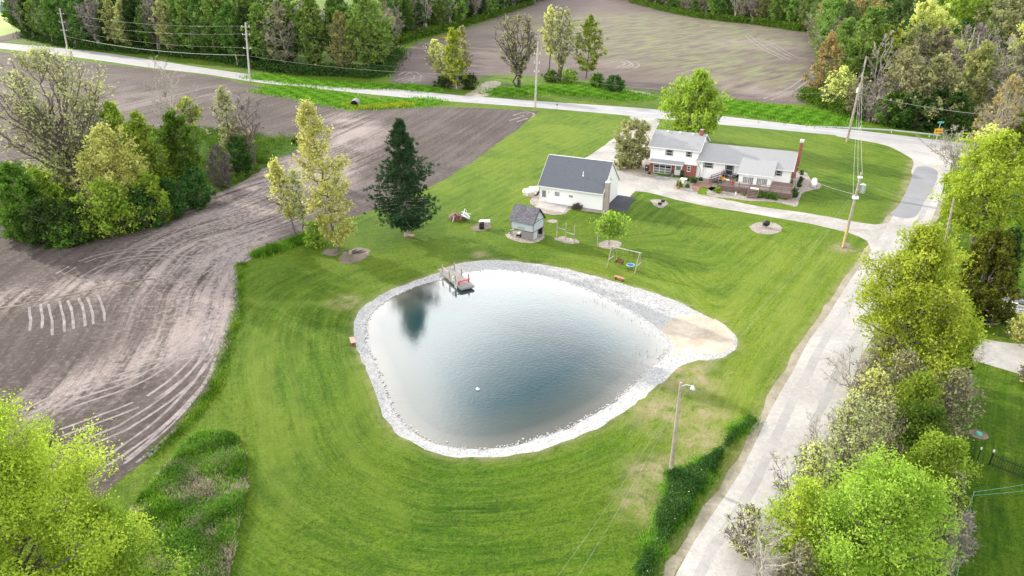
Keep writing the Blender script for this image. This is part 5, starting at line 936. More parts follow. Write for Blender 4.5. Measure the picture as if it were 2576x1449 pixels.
b = G(*kp(1545, 700)); pl = empty('plank', (b[0], b[1], 0), .3, 'pale plank leaning on the left corner of the playhouse', 'plank'); part('board', 'white', pl, lambda m: m.obox((-.5, 0, .55), (.55, .1, .8), .2, .05)); part('board', 'trim_dark', pl, lambda m: m.obox((-.75, -.2, 0), (-.45, 0, .45), .15, .05))
b = G(*kp(1800, 860)); pl = empty('plank', (b[0], b[1], 0), .2, 'light stick leaning on the slatted side of the playhouse', 'plank'); part('board', 'gray_wood', pl, lambda m: m.obox((-.1, -.05, 0), (.3, .2, .55), .06, .04))
# ------------------------------------------------------------------ dock
dz = .12
d0, d1, d2 = [np.array(G(*kd(*p), dz)) for p in ((370, 515), (1020, 1065), (1320, 985))]; ax = (d1-d0); DL = float(np.linalg.norm(ax)); DF = Fr(d0, math.degrees(math.atan2(ax[1], ax[0]))); DW = 1.8
dock = empty('dock', (d0[0], d0[1], 0), DF.a, 'weathered grey wooden dock with posts reaching from the bank into the pond', 'dock')
def planks(m):
    x = 0
    while x < DL-.05: m.box(x, x+.135, 0, DW, dz-.05, dz); x += .15
part('planking', 'dock_wood', dock, planks); part('edge_board', 'dock_wood', dock, lambda m: (m.box(0, DL, -.05, -.004, dz-.24, dz), m.box(0, DL, DW+.004, DW+.05, dz-.24, dz), m.box(DL+.004, DL+.05, -.05, DW+.05, dz-.26, dz)))
part('beam', 'gray_wood', dock, lambda m: [m.box(DL-.9, DL-.75, y, y+.12, WZ-.4, dz-.06) for y in (.25, DW-.4)]+[m.box(xx, xx+.12, y, y+.12, WZ-.5, dz-.06) for xx in (2.2, 4.2) for y in (.1, DW-.3)])
PX = []
for p in ((525, 600), (733, 768), (935, 900)): PX.append((DF.g(kd(*p), dz)[0], .06))
for p in ((797, 545), (978, 715), (1172, 880)): PX.append((DF.g(kd(*p), dz)[0], DW-.02))
for x, y in PX: part('post', 'gray_wood', dock, lambda m: m.tube([(x, y, dz-.6), (x, y, dz+1.05)], .09, 8))
for a, b_ in ((0, 1), (1, 2), (3, 4), (4, 5)):
    A_, B_ = PX[a], PX[b_]; part('rope', 'rope', dock, lambda m: m.tube([(A_[0]+(B_[0]-A_[0])*t, A_[1]+(B_[1]-A_[1])*t, dz+.95-.12*math.sin(PI*t)) for t in np.linspace(0, 1, 7)], .022, 5))
part('ladder', 'white', dock, lambda m: [m.box(DL-1.45+dx, DL-1.40+dx, -.18, -.13, WZ-.1, dz+.55) for dx in (0, .42)]+[m.box(DL-1.40, DL-1.03, -.175, -.135, z, z+.04) for z in (-.45, -.2, .05)])
part('life_ring', 'white', dock, lambda m: m.tube([(PX[2][0]-.25, -.08+.16*math.cos(a), dz+.62+.26*math.sin(a)) for a in np.linspace(0, 2*PI, 14)], .06, 6))
def bench(name, xy, rz, Ln, W_, H_, mat, lm, label, z=0, style='board'):
    o = empty(name, (xy[0], xy[1], z), rz, label, 'bench')
    part('seat', mat, o, lambda m: [m.box(-Ln/2, Ln/2, -W_/2+i*W_/2+.004, -W_/2+(i+1)*W_/2-.004, H_-.045, H_) for i in (0, 1)])
    for sx in (-1, 1): part('leg', lm, o, lambda m: (m.box(sx*(Ln/2-.2)-.03, sx*(Ln/2-.2)+.03, -W_/2+.04, W_/2-.04, 0, H_-.048)))
    part('brace', lm, o, lambda m: m.box(-Ln/2+.24, Ln/2-.24, -.02, .02, H_-.17, H_-.05)); return o
p = W2(DF, DL-1.25, DW/2+.1); bench('bench', p, DF.a+PI/2, 1.75, .36, .45, 'red', 'red', 'bright red bench near the end of the dock', dz)
a, b = np.array(G(*kw(430, 1105), .45)), np.array(G(*kw(700, 1190), .45)); c = (a+b)/2; bench('bench', c, math.atan2(b[1]-a[1], b[0]-a[0]), 1.45, .45, .45, 'bench_red', 'leg_red', 'faded red wooden bench on the lawn in front of the swing set')
kb = K(1300, 980, 3.22); a, b = np.array(G(*kb(237, 1082), .45)), np.array(G(*kb(258, 1155), .45)); c = (a+b)/2; bench('bench', c, math.atan2(b[1]-a[1], b[0]-a[0]), float(np.linalg.norm(b-a)), .5, .45, 'bench_brown', 'leg_red', 'tan brown wooden bench at the left shore of the pond')
# swing set
sa, sb_, sc_, sd = [np.array(G(*kw(*p))) for p in ((180, 850), (400, 650), (1045, 1060), (1260, 860))]; m1, m2 = (sa+sb_)/2, (sc_+sd)/2; ax = m2-m1; SWF = Fr(m1, math.degrees(math.atan2(ax[1], ax[0]))); SL2 = float(np.linalg.norm(ax)); TH = 2.62
sw = empty('swing_set', (m1[0], m1[1], 0), SWF.a, 'log frame swing set carrying a brown bench swing and a round blue swing', 'swing set')
part('crossbeam', 'pole_pale', sw, lambda m: m.tube([(-.25, 0, TH), (SL2+.25, 0, TH)], .075, 8))
for x in (0, SL2):
    for s_ in (-1, 1): part('leg', 'pole_wood', sw, lambda m: m.tube([(x, s_*1.22, 0), (x, s_*.08, TH-.04)], .07, 8))
    part('brace', 'pole_pale', sw, lambda m: m.tube([(x+.02, -.75, 1.0), (x+.02, .75, 1.0)], .05, 6)); part('bracket', 'sky_blue', sw, lambda m: m.tube([(x, 0, TH-.14), (x, 0, TH+.02)], .1, 8))
bs_ = part('bench_swing', 'rust', sw, lambda m: [m.box(.75, 1.65, -.2+i*.11, -.11+i*.11, .55, .58) for i in range(4)]+[m.box(.75, 1.65, .26+i*.03, .28+i*.03, .62+i*.11, .70+i*.11) for i in range(4)]+[m.box(x, x+.05, -.22, .3, .5, .8) for x in (.72, 1.64)])
part('chain', 'steel', bs_, lambda m: [m.tube([(x, 0, .8), (x, 0, TH)], .012, 4) for x in (.74, 1.66)])
cxs = SL2-1.15
def nest(m):
    T = 20
    m.tube([(cxs+.52*math.cos(a), .52*math.sin(a), .62) for a in np.linspace(0, 2*PI, T)], .05, 6)
ns_ = part('nest_swing', 'sky_blue', sw, nest); part('net', 'blue', ns_, lambda m: (lambda vf: m.add([(cxs+v[0], v[1], v[2]) for v in vf[0]], vf[1]))(lathe([(.02, .44), (.25, .47), (.42, .55), (.52, .61)]))); ns_['label'] = 'round light blue rimmed nest swing'
part('rope', 'black', ns_, lambda m: [m.tube([(cxs+sx*.4, sy*.35, .62), (cxs+sx*.33, 0, TH)], .012, 4) for sx in (-1, 1) for sy in (-1, 1)]+[m.tube([(cxs+sx*.33, 0, TH-.3), (cxs+sx*.33, 0, TH+.09)], .04, 6) for sx in (-1, 1)])
# exercise bars
P3 = [G(*k6(*p)) for p in ((1003, 525), (1128, 560), (1248, 600))]; pb = empty('exercise_bars', (P3[0][0], P3[0][1], 0), 0, 'three grey wooden posts joined by two horizontal bars on the lawn', 'pull up bars'); rel = [(p[0]-P3[0][0], p[1]-P3[0][1]) for p in P3]
for (x, y), tz in zip(rel, (2.35, 2.45, 2.55)): part('post', 'pole_wood', pb, lambda m: m.tube([(x, y, 0), (x, y, tz)], .075, 8))
part('bar', 'steel', pb, lambda m: m.tube([(*rel[0], 1.45), (*rel[1], 1.45)], .035, 6)); part('bar', 'steel', pb, lambda m: m.tube([(*rel[1], 1.1), (*rel[2], 1.1)], .035, 6))
def pole1(name, b, h, r, mat, label, cat='post'):
    o = empty(name, (b[0], b[1], 0), 0, label, cat); part('shaft', mat, o, lambda m: m.tube([(0, 0, 0), (0, 0, h)], [r, r*.8], 8)); return o
pole1('wooden_post', G(*ks(1812, 620)), 2.35, .08, 'pole_wood', 'single grey wooden post left of the small fruit tree')
# brush pile, barrel, pallet box
b = G(*kp(400, 420)); bp = empty('scrap_pile', (b[0], b[1], 0), 0, 'pile of rusty brush and broken white boards on the lawn left of the pallet box', 'scrap pile')
rr = random.Random(8); V, F = lathe([(1.35, 0), (1.25, .3), (.95, .7), (.5, .98), (.05, 1.08)], 16); part('brush', 'rust', bp, lambda m: m.add([(v[0]*1.0-.4+.08*math.sin(v[0]*9+v[2]*7), v[1]*.8+.3+.08*math.cos(v[1]*11), v[2]) for v in V], F))
def sticks(m, n, L0, wd, seed, x0, x1, zt):
    r = random.Random(seed)
    for i in range(n):
        x, y, z = r.uniform(x0, x1), r.uniform(-.7, .8), r.uniform(.1, zt); a = r.uniform(0, 6.28); l = r.uniform(.5, 1)*L0; m.obox((x-l/2*math.cos(a), y-l/2*math.sin(a), max(.04, z+r.uniform(-.5, .5))), (x+l/2*math.cos(a), y+l/2*math.sin(a), max(.05, z+r.uniform(-.4, .5))), wd, wd*.5)
part('boards', 'white', bp, lambda m: (sticks(m, 9, 1.8, .13, 3, -.2, 1.3, .9), m.obox((.6, 0, .9), (.95, .2, 1.75), .14, .05), m.obox((1.0, .1, .6), (1.15, .2, 1.5), .12, .05), m.obox((-1.0, -.9, 0), (-.8, -.6, .75), .12, .05))); part('timber', 'gray_wood', bp, lambda m: (sticks(m, 26, 1.6, .07, 5, -1.6, 1.5, .7), m.tube([(-.55, .3, .9), (-.7, .3, 1.5), (-.6, .35, 1.9)], .035, 5))); part('tarp', 'steel', bp, lambda m: m.add([(.5, -.3, .75), (1.3, -.5, .35), (1.7, .1, .2), (1.1, .5, .7), (.6, .4, .95)], [(0, 1, 2, 3), (0, 3, 4)]))
b = G(*kp(930, 580)); pa = empty('pallet_box', (b[0], b[1], 0), 0, 'slatted white wooden pallet box standing on the dirt patch', 'box'); part('slats', 'white', pa, lambda m: [m.box(-.75+i*.235, -.60+i*.235, -.45, .75, .98, 1.02) for i in range(7)]); part('frame', 'gray_wood', pa, lambda m: [m.box(x, x+.08, -.45+j*1.1, -.37+j*1.1, 0, .976) for x in (-.72, .0, .78) for j in (0, 1)]+[m.box(-.72, .86, -.44, -.38, z, z+.12) for z in (.15, .5, .8)])
b = G(*kp(866, 608)); ba = empty('barrel', (b[0], b[1], 0), 0, 'black steel barrel in front of the white pallet box', 'barrel'); part('drum', 'black', ba, lambda m: m.add(*lathe([(.02, .01), (.37, .01), (.38, .4), (.40, .42), (.38, .44), (.38, .8), (.40, .82), (.38, .84), (.38, 1.22), (.34, 1.22)], 20)), True); part('rim', 'steel', ba, lambda m: m.add(*lathe([(.38, 1.20), (.41, 1.23), (.38, 1.26), (.30, 1.24), (.02, 1.2)], 20)))
# propane tanks
def tank(c, rz, Ln, r, label):
    o = empty('propane_tank', (c[0], c[1], 0), rz, label, 'gas tank', 'white gas tanks'); prof = [(.001, -Ln/2)]+[(r*math.sin(t), -Ln/2+r*.7*(1-math.cos(t))) for t in np.linspace(.2, PI/2, 7)]+[(r*math.cos(t), Ln/2-r*.7*(1-math.sin(t))) for t in np.linspace(0, PI/2-.2, 7)]+[(.001, Ln/2)]
    V, F = lathe(prof, 20); part('vessel', 'tank_white', o, lambda m: m.add([(v[2], v[0], v[1]+r+.22) for v in V], F), True); part('dome', 'tank_white', o, lambda m: m.tube([(.0, 0, 2*r+.18), (0, 0, 2*r+.38)], .22, 12)); [part('leg', 'tank_white', o, lambda m: m.box(x-.06, x+.06, -r*.7, r*.7, 0, .35)) for x in (-Ln*.28, Ln*.28)]
a, b = np.array(G(*kg(262, 830), .3)), np.array(G(*kg(355, 740), .9)); tank((np.array(G(*kg(310, 800), .5))), math.atan2(b[1]-a[1], b[0]-a[0])*.75, 3.3, .50, 'white propane tank lying left of the garage')
tank(np.array(G(*kh(2232, 905), .5)), math.radians(66), 3.0, .50, 'white propane tank standing on gravel right of the house')
# small things round the house
for (p, r_, lb) in ((kh(2090, 810), .42, 'clipped round shrub farthest back in the gravel by the tank'), (kh(2082, 885), .46, 'clipped round shrub in the middle of the gravel by the tank'), (kh(2063, 945), .52, 'clipped round shrub nearest the deck corner'), (kh(2003, 1060), .8, 'dark shrub at the right corner of the deck')):
    b = G(*p); NTREE[0] += 1; place(tree_mesh(NTREE[0], r_*2, r_, dict(TYPES['bush'], ls=.14, sg=.10, nl=20), (0, 0), 1.2, 1, 'bark', .14), 'round_shrub', (b[0], b[1], 0), 0, 1, lb, 'shrub', 'shrubs round the house')
for (p, r_, lf, lb) in ((kh(1150, 1010), .8, 'lf_mid', 'light green low plant left in front of the deck'), (kh(1630, 1060), .9, 'lf_green', 'green clump just right of the deck steps'), (kh(1745, 1075), .9, 'lf_green', 'green clump in front of the right half of the deck'), (kh(1800, 1090), .45, 'lf_green', 'smallest green plant in front of the right half of the deck'), (kh(1445, 1040), .35, 'lf_mid', 'tiny plant left of the deck steps'),
    (kh(825, 875), .55, 'lf_green', 'green plant at the brick corner of the house'), (kh(893, 900), .75, 'lf_dark', 'dark shrub under the climbing vine'), (kh(965, 875), .5, 'lf_dark', 'small dark shrub right of the climbing vine'), (kh(735, 945), .7, 'lf_mid', 'leafy plant in the terracotta pot garden'), (kh(815, 950), .55, 'lf_green', 'low green plant beside the bird feeder post'), (kh(2028, 765), .4, 'lf_dark', 'small dark shrub at the foot of the slim chimney')):
    b = G(*p); NTREE[0] += 1; place(tree_mesh(NTREE[0], r_*1.2, r_, dict(TYPES['bush'], sg=.14, nl=18, leaf=lf), (0, 0), 1, 1, 'bark', .16), 'garden_plant', (b[0], b[1], 0), 0, 1, lb, 'plant', 'plants round the house')
b = G(*kh(362, 765)); tr_ = empty('trash_bin', (b[0], b[1], 0), HF.a, 'dark maroon wheeled trash bin at the left corner of the house', 'trash bin'); part('bin', 'trim_dark', tr_, lambda m: m.add([(-.27, -.3, .05), (.27, -.3, .05), (.27, .3, .05), (-.27, .3, .05), (-.33, -.38, 1.05), (.33, -.38, 1.05), (.33, .38, 1.05), (-.33, .38, 1.05)], [(0, 3, 2, 1), (4, 5, 6, 7), (0, 1, 5, 4), (1, 2, 6, 5), (2, 3, 7, 6), (3, 0, 4, 7)])); part('lid', 'black', tr_, lambda m: m.box(-.36, .36, -.42, .42, 1.052, 1.14)); part('sticker', 'white', tr_, lambda m: m.box(-.15, .15, -.392, -.385, .75, .88)); part('wheel', 'black', tr_, lambda m: m.tube([(-.3, .33, .12), (.3, .33, .12)], .12, 10))
def pot(p, r, mat, leaf, label):
    b = G(*p); o = empty('flower_pot', (b[0], b[1], 0), 0, label, 'flower pot'); part('pot', mat, o, lambda m: m.add(*lathe([(.02, .01), (r*.7, .01), (r, r*1.3), (r*.9, r*1.3), (.02, r*1.2)], 14))); tm = tree_mesh(int(p[0]), r*2.6, r*1.3, dict(TYPES['bush'], sg=.08, nl=10, leaf=leaf), (0, 0), 1, 1, 'bark', .12)
    c = link('plant', tm[1], None, o); c.location = (0, 0, r*.8)
pot(kh(392, 800), .3, 'black', 'lf_orange', 'black pot with tan flowers left of the glazed garage door'); pot(kh(640, 825), .34, 'gray_wood', 'lf_gray', 'grey planter between the glazed garage door and the white door'); pot(kh(752, 835), .4, 'black', 'lf_dark', 'black pot with dark plant right of the white door'); pot(kh(715, 965), .42, 'terracotta', 'lf_green', 'wide terracotta pot in front of the bird feeder'); pot(kh(728, 925), .3, 'white', 'lf_yellow', 'pot of pale yellow flowers behind the terracotta pot')
b = G(*kh(780, 965)); o = empty('bird_feeder', (b[0], b[1], 0), HF.a, 'white roofed bird feeder boxes on a grey post beside the driveway', 'bird feeder'); part('post', 'gray_wood', o, lambda m: m.box(-.06, .06, -.06, .06, 0, 1.7)); part('house', 'white', o, lambda m: m.box(-.65, -.1, -.2, .2, 1.0, 1.6)); part('roof', 'white', o, lambda m: (m.slab((-.8, -.4, 1.8), (.35, -.4, 1.8), (.35, .0, 2.0), (-.8, .0, 2.0), .04), m.slab((-.8, .002, 2.0), (.35, .002, 2.0), (.35, .4, 1.8), (-.8, .4, 1.8), .04)))
b = G(*kh(672, 965)); o = empty('garden_ornament', (b[0], b[1], 0), 0, 'small dark wooden garden ornament at the driveway edge', 'ornament'); part('upright', 'gray_wood', o, lambda m: (m.obox((-.15, 0, 0), (-.1, 0, .95), .1, .05), m.obox((.2, 0, 0), (.3, .05, 1.0), .08, .05), m.obox((-.15, 0, .6), (.28, 0, .55), .06, .06)))
for p, lb in ((kh(541, 1115), 'small black garden light at the right of the triangular gravel bed'), (kh(508, 1145), 'small black garden light at the front of the triangular gravel bed')):
    b = G(*p); o = empty('garden_light', (b[0], b[1], 0), .3, lb, 'garden light', 'black lights in the gravel bed'); part('base', 'black', o, lambda m: m.box(-.18, .18, -.12, .12, 0, .12)); part('head', 'black', o, lambda m: m.box(-.28, .28, -.2, .2, .121, .42))
b = G(*kh(1690, 1398)); o = empty('fire_bowl', (b[0], b[1], 0), 0, 'black round fire bowl in the middle of the round gravel bed', 'fire bowl'); part('bowl', 'black', o, lambda m: m.add(*lathe([(.05, .25), (.35, .3), (.52, .55), (.55, .72), (.5, .95), (.3, 1.12), (.03, 1.18)], 18)), True); [part('leg', 'black', o, lambda m: m.obox((.28*math.cos(a), .28*math.sin(a), .4), (.5*math.cos(a), .5*math.sin(a), 0), .05, .05)) for a in (.3, 2.4, 4.5)]
b = G(*kh(1355, 1030)); o = empty('garden_gnome', (b[0], b[1], 0), 0, 'tiny white cone shaped garden figure in the gravel before the deck', 'ornament'); part('cone', 'white', o, lambda m: m.tube([(0, 0, 0), (0, 0, .3), (0, 0, .55)], [.14, .12, .02], 8))
# stumps and rocks
b = G(*kc7(970, 1225)); o = empty('tree_stump', (b[0], b[1], 0), 0, 'small cut tree stump in the dirt patch right of the leaning tree', 'stump'); part('stump', 'stump', o, lambda m: m.tube([(0, 0, 0), (0, 0, .45)], [.28, .22], 10)); part('roots', 'bark_dark', o, lambda m: [m.tube([(0, 0, .1), (.9*math.cos(a)+.3, .5*math.sin(a)+.5, .08), (1.5*math.cos(a)+.6, .8*math.sin(a)+.9, .02)], [.12, .08, .03], 6) for a in (0, .8, 1.6, 2.6, -.5)])
b = G(1196+5, 983); o = empty('buoy', (b[0], b[1], WZ), 0, 'white round buoy floating in the middle of the pond', 'buoy'); o.location = (*G(1202, 980, WZ), WZ); part('float', 'white', o, lambda m: m.add(*lathe([(.02, -.08), (.15, -.04), (.19, .06), (.15, .15), (.02, .2)], 16)), True); part('cap', 'black', o, lambda m: m.box(.0, .1, -.04, .04, .19, .23))
kb2 = K(1300, 1350, 3.22); b = G(*kb2(1125, 1187), WZ); o = empty('flat_rock', (b[0], b[1], WZ), .2, 'pale flat rock in the shallow water at the lower left shore', 'rock'); part('stone', 'sand', o, lambda m: m.add([(-.35, -.12, 0), (.3, -.16, 0), (.4, .1, 0), (-.25, .18, 0), (-.3, -.1, .09), (.25, -.12, .1), (.33, .08, .08), (-.2, .14, .09)], [(4, 5, 6, 7), (0, 1, 5, 4), (1, 2, 6, 5), (2, 3, 7, 6), (3, 0, 4, 7)]))
# stones along the water line and on the bank
rng = np.random.default_rng(77); SP = []; W_ = np.array(WATER)
i = rng.integers(0, len(W_), 5200); base = W_[i]+rng.normal(0, .22, (5200, 2)); tt = bz(base); okk = tt < -.01; base = base[okk]; zz = np.maximum(bz(base), WZ-.05)
q_ = rng.uniform([-40, 30], [40, 95], (60000, 2)); q_ = q_[pip(q_, BANK) & ~pip(q_, WATER)]; bp_ = np.array(smooth(GP(beach_px, -.25), True, 2)); q_ = q_[~pip(q_, bp_)][:16000]
base = base[~pip(base, bp_)]; zz = np.maximum(bz(base), WZ-.05)
C = np.vstack([np.column_stack([base, zz]), np.column_stack([q_, bz(q_)])]); n = len(C); s = rng.uniform(.04, .115, n)[:, None, None]
octa = np.array([(1, 0, 0), (0, 1, 0), (-1, 0, 0), (0, -1, 0), (0, 0, .7), (0, 0, -.3)]); V = C[:, None]+octa[None]*s*rng.uniform(.6, 1.3, (n, 6, 1)); F = (np.array([(0, 1, 4), (1, 2, 4), (2, 3, 4), (3, 0, 4)])[None]+np.arange(n)[:, None, None]*6).reshape(-1, 3)
stn = link('bank_stones', np_mesh('bank_stones', V.reshape(-1, 3), F), 'stone'); tag(stn, 'loose grey and white stones covering the pond bank', 'stones', None, 'stuff')
# reeds poking out of the shallows
RP = np.vstack([near([(1480, 735), (1560, 775), (1640, 822)], 60, .5, 41, -1.2), near([(1672, 880), (1600, 890)], 50, .8, 42, 0)]); sc2 = scatter_leaves('reed_stems', 'lf_gray', RP, .5, .03, 43, 'few thin reed stems standing in the shallow water', 'reeds', True); sc2.location = (0, 0, WZ)
# ------------------------------------------------------------------ poles and wires
def upole(bpx, toppx, r, mat, label, arms=(), armdir=(1, 0), cat='utility pole', topdx=None, group=None):
    b = G(*bpx); h = HT(b, toppx[1]); d = b[1]*cp-(h-HC)*sp; tx = (toppx[0]-CX)/FP*d-b[0]; o = empty('utility_pole', (b[0], b[1], 0), 0, label, cat, group); part('shaft', mat, o, lambda m: m.tube([(0, 0, -.1), (tx, 0, h)], [r, r*.62], 10)); ad = Vector((armdir[0], armdir[1], 0)).normalized(); pts = []
    for (f, l) in arms:
        z = h*f; c = Vector((tx*f, 0, z)); a = part('crossarm', mat, o, lambda m: m.obox(c-ad*l, c+ad*l, .14, .16))
        for sx in (-1, 1): part('insulator', 'white', a, lambda m: m.tube([c+ad*l*.9*sx, c+ad*l*.9*sx+Vector((0, 0, .45))], [.12, .08], 6)); pts.append(Vector(b+(0,))+c+ad*l*.9*sx+Vector((0, 0, .4)))
    pts.append(Vector((b[0]+tx, b[1], h))); return o, pts, Vector((b[0]+tx, b[1], h))
hd = np.array(HUP[30])-np.array(HUP[10]); hd = hd/np.linalg.norm(hd); pd_ = (-hd[1], hd[0]); GPW = 'poles along the highway'
p1 = upole((170, 123), (150, 20), .42, 'pole_pale', 'white power pole farthest left along the highway', ((.86, 1.9), (.66, 1.9), (.46, 1.9)), (.9, -.3), group=GPW)
p2 = upole((629, 205), (617, 57), .36, 'pole_pale', 'grey power pole with three crossarms standing before the upper left wood', ((.93, 1.6), (.80, 1.6), (.57, 1.6)), (.9, -.3), group=GPW)
p3 = upole((1346, 270), (1353, 105), .30, 'pole_pale', 'pale power pole at the lawn corner where the highway passes the field', ((.82, .9), (.68, .8), (.55, .7)), (.9, -.2), group=GPW)
p4 = upole((2130, 357), (2180, 142), .28, 'pole_wood', 'leaning brown power pole near the lane junction', (), (1, 0), group=GPW)
for f in (.86, .74, .62): part('equipment', 'tank_white' if f < .7 else 'black', p4[0], lambda m: m.tube([((p4[2].x-G(2130, 357)[0])*f-.35, -.1, p4[2].z*f-.6), ((p4[2].x-G(2130, 357)[0])*f-.35, -.1, p4[2].z*f+.5)], .18, 8))
p5 = upole((2120.7, 621), (2167, 434), .22, 'pole_wood', 'brown pole with a grey transformer drum on the lawn by the driveway mouth', (), (1, 0))
tx5 = p5[2].x-G(2120.7, 621)[0]; h5 = p5[2].z
tfm = part('transformer', 'steel', p5[0], lambda m: m.tube([(tx5*.80+.62, -.15, h5*.74), (tx5*.82+.62, -.15, h5*.74+.2), (tx5*.82+.62, -.15, h5*.74+1.15), (tx5*.82+.62, -.15, h5*.74+1.25)], [.33, .40, .40, .25], 14)); part('bracket', 'white', p5[0], lambda m: m.box(tx5*.68-.3, tx5*.68+.35, -.3, .3, h5*.66, h5*.66+.35)); part('bracket', 'white', p5[0], lambda m: m.box(tx5*.95-.25, tx5*.95+.25, -.2, .2, h5*.93, h5*.95)); part('bracket', 'steel', p5[0], lambda m: m.obox((tx5*.77, 0, h5*.77), (tx5*.82+.6, -.15, h5*.80), .06, .1))
part('guard', 'yellow', p5[0], lambda m: m.tube([(-.12, -.16, 0), (tx5*.28-.13, -.16, h5*.28)], .07, 6))
p6 = upole((1687, 1189), (1713, 962), .17, 'pole_wood', 'grey wooden lamp pole at the edge of the ditch near the bottom', (), (1, 0), 'lamp pole')
tx6 = p6[2].x-G(1687, 1189)[0]; h6 = p6[2].z; arm = part('lamp_arm', 'steel', p6[0], lambda m: m.tube([(tx6*.96, 0, h6*.955), (tx6+.4, 0, h6*.975), (tx6+.85, 0, h6*.965)], .035, 6)); part('lamp_head', 'steel', arm, lambda m: m.add([(v[0]+tx6+.95, v[1], v[2]+h6*.93) for v in lathe([(.22, 0), (.2, .08), (.12, .22), (.05, .3), (.01, .31)], 12)[0]], lathe([(.22, 0), (.2, .08), (.12, .22), (.05, .3), (.01, .31)], 12)[1]))
p7 = upole((2376, 617), (2400, 500), .2, 'pole_wood', 'brown pole half hidden by the big lime tree', (), (1, 0))
b = G(598, 165); pole1('pale_post', b, HT(b, 96), .3, 'pole_pale', 'short pale pole leaning at the edge of the upper left wood', 'utility pole')
def wire(a, b, sag, r, label, group, mat='wire'):
    a, b = Vector(a), Vector(b); P = [a.lerp(b, t)-Vector((0, 0, 4*sag*t*(1-t))) for t in np.linspace(0, 1, 17)]; o = MB().tube(P, r, 4).build('power_line', mat); tag(o, label, 'wire', group)
GW_ = 'power lines along the highway'
far1 = [Vector(p)-Vector(hd.tolist()+[0])*-0 for p in p1[1]]
lft = Vector((G(170, 123)[0]-120, G(170, 123)[1]+85, 0))
for k in (1, 3, 5):
    wire(p1[1][k], p2[1][k], 2.0, .014, 'thin wire between the two left power poles of the highway', GW_+' left'); wire(p2[1][k], p3[1][k], 2.2, .012, 'thin wire between the middle power poles of the highway', GW_+' middle')
z4 = p4[2]
wire(p3[2], z4-Vector((0, 0, .4)), 2.2, .014, 'highest wire from the pale power pole to the leaning pole', GW_+' right'); wire(p3[1][4]-Vector((0, 0, 1.0)), z4-Vector((.9, 0, 7.5)), 2.0, .02, 'lowest wire from the pale power pole to the leaning pole', GW_+' right')
wire(p2[1][4]-Vector((0, 0, 2.6)), p3[1][4]-Vector((0, 0, 1.0)), 2.0, .035, 'thick low cable between the middle power poles of the highway', GW_+' middle'); wire(p1[1][4]-Vector((0, 0, 2.6)), p2[1][4]-Vector((0, 0, 2.6)), 2.0, .04, 'thick low cable between the two left power poles of the highway', GW_+' left')
e_ = Vector((*G(2700, 430), 10)); wire(z4-Vector((.9, 0, 7.5)), e_, 1.5, .04, 'low cable running right from the leaning power pole', GW_+' far right')
for k, (dx, dz_) in enumerate(((-.4, 2.2), (-.1, 1.2), (.1, .3))): wire(z4-Vector((.2, 0, 5.5-k*1.6)), p5[2]-Vector((.3-k*.25, 0, (3.9, 1.8, .3)[k])), 1.3, .022, 'pale wire from the leaning pole down to the transformer pole', 'wires to the transformer pole')
hx = W2(HF, 25.9, -.4); wire(p5[2]-Vector((.3, 0, 3.1)), (hx[0], hx[1], 3.3), .35, .022, 'pale service cable from the transformer pole to the house', None)
wire(p5[2]-Vector((.1, 0, 2.0)), p6[2]-Vector((0, 0, .9)), 1.4, .007, 'upper thin wire over the lawn from the transformer pole to the lamp pole', None); wire(p5[2]-Vector((.1, 0, 2.8)), p6[2]-Vector((0, 0, 1.5)), 1.6, .007, 'lower thin wire over the lawn from the transformer pole to the lamp pole', None)
for k, (u, v) in enumerate(((1330, 1470), (1395, 1470))): e = G(u, v, 6.4); wire(p6[2]-Vector((0, 0, .9+k*.6)), (e[0]-1.5, e[1]-4, 6.4), .9, .006, ('left', 'right')[k]+' thin wire from the lamp pole toward the bottom edge', None)
e = p7[2]; wire(p5[2]-Vector((0, 0, 1.2)), e-Vector((0, 0, .5)), .8, .016, 'thin wire from the transformer pole to the pole by the big lime tree', None)
# ------------------------------------------------------------------ roadside things
GRL = smooth(GP([(2045, 318.5), (2110, 322), (2190, 329), (2270, 337), (2362, 347)]), False, 2)
gr_ = empty('guardrail', (0, 0, 0), 0, 'long steel guardrail along the far side of the highway', 'guardrail')
def gbeam(m):
    n = len(GRL); z = [min(.75, .12+.09*i) for i in range(n)]; P = [(p[0], p[1]-.3) for p in GRL]
    for dz_, w_ in ((0, .16), (-.17, .16)): m.tube([(p[0], p[1], zz+dz_) for p, zz in zip(P, z)], .085, 6)
    for a, b_, z1, z2 in zip(P[:-1], P[1:], z[:-1], z[1:]): m.obox((a[0], a[1]+.05, z1-.085), (b_[0], b_[1]+.05, z2-.085), .03, .30)
part('rail', 'galv', gr_, gbeam)
for i in range(4, len(GRL), 3): part('post', 'galv', gr_, lambda m: m.box(GRL[i][0]-.07, GRL[i][0]+.07, GRL[i][1]-.1, GRL[i][1]+.1, 0, .8))
b = G(2366, 362); s_ = empty('street_sign', (b[0], b[1]+2, 0), .1, 'green street name blades above a yellow arrow sign at the lane junction', 'street sign'); part('post', 'steel', s_, lambda m: m.box(-.05, .05, -.05, .05, 0, 4.6)); part('name_blade', 'sign_green', s_, lambda m: m.box(-.75, .75, -.09, -.055, 4.2, 4.6)); part('arrow_panel', 'sign_yellow', s_, lambda m: m.box(-1.0, 1.0, -.10, -.055, 1.9, 3.0)); part('arrow', 'black', s_, lambda m: (m.box(-.55, .55, -.125, -.104, 2.38, 2.52), m.add([(-.85, -.12, 2.45), (-.45, -.12, 2.2), (-.45, -.12, 2.7)], [(0, 1, 2)]), m.add([(.85, -.12, 2.45), (.45, -.12, 2.7), (.45, -.12, 2.2)], [(0, 1, 2)])))
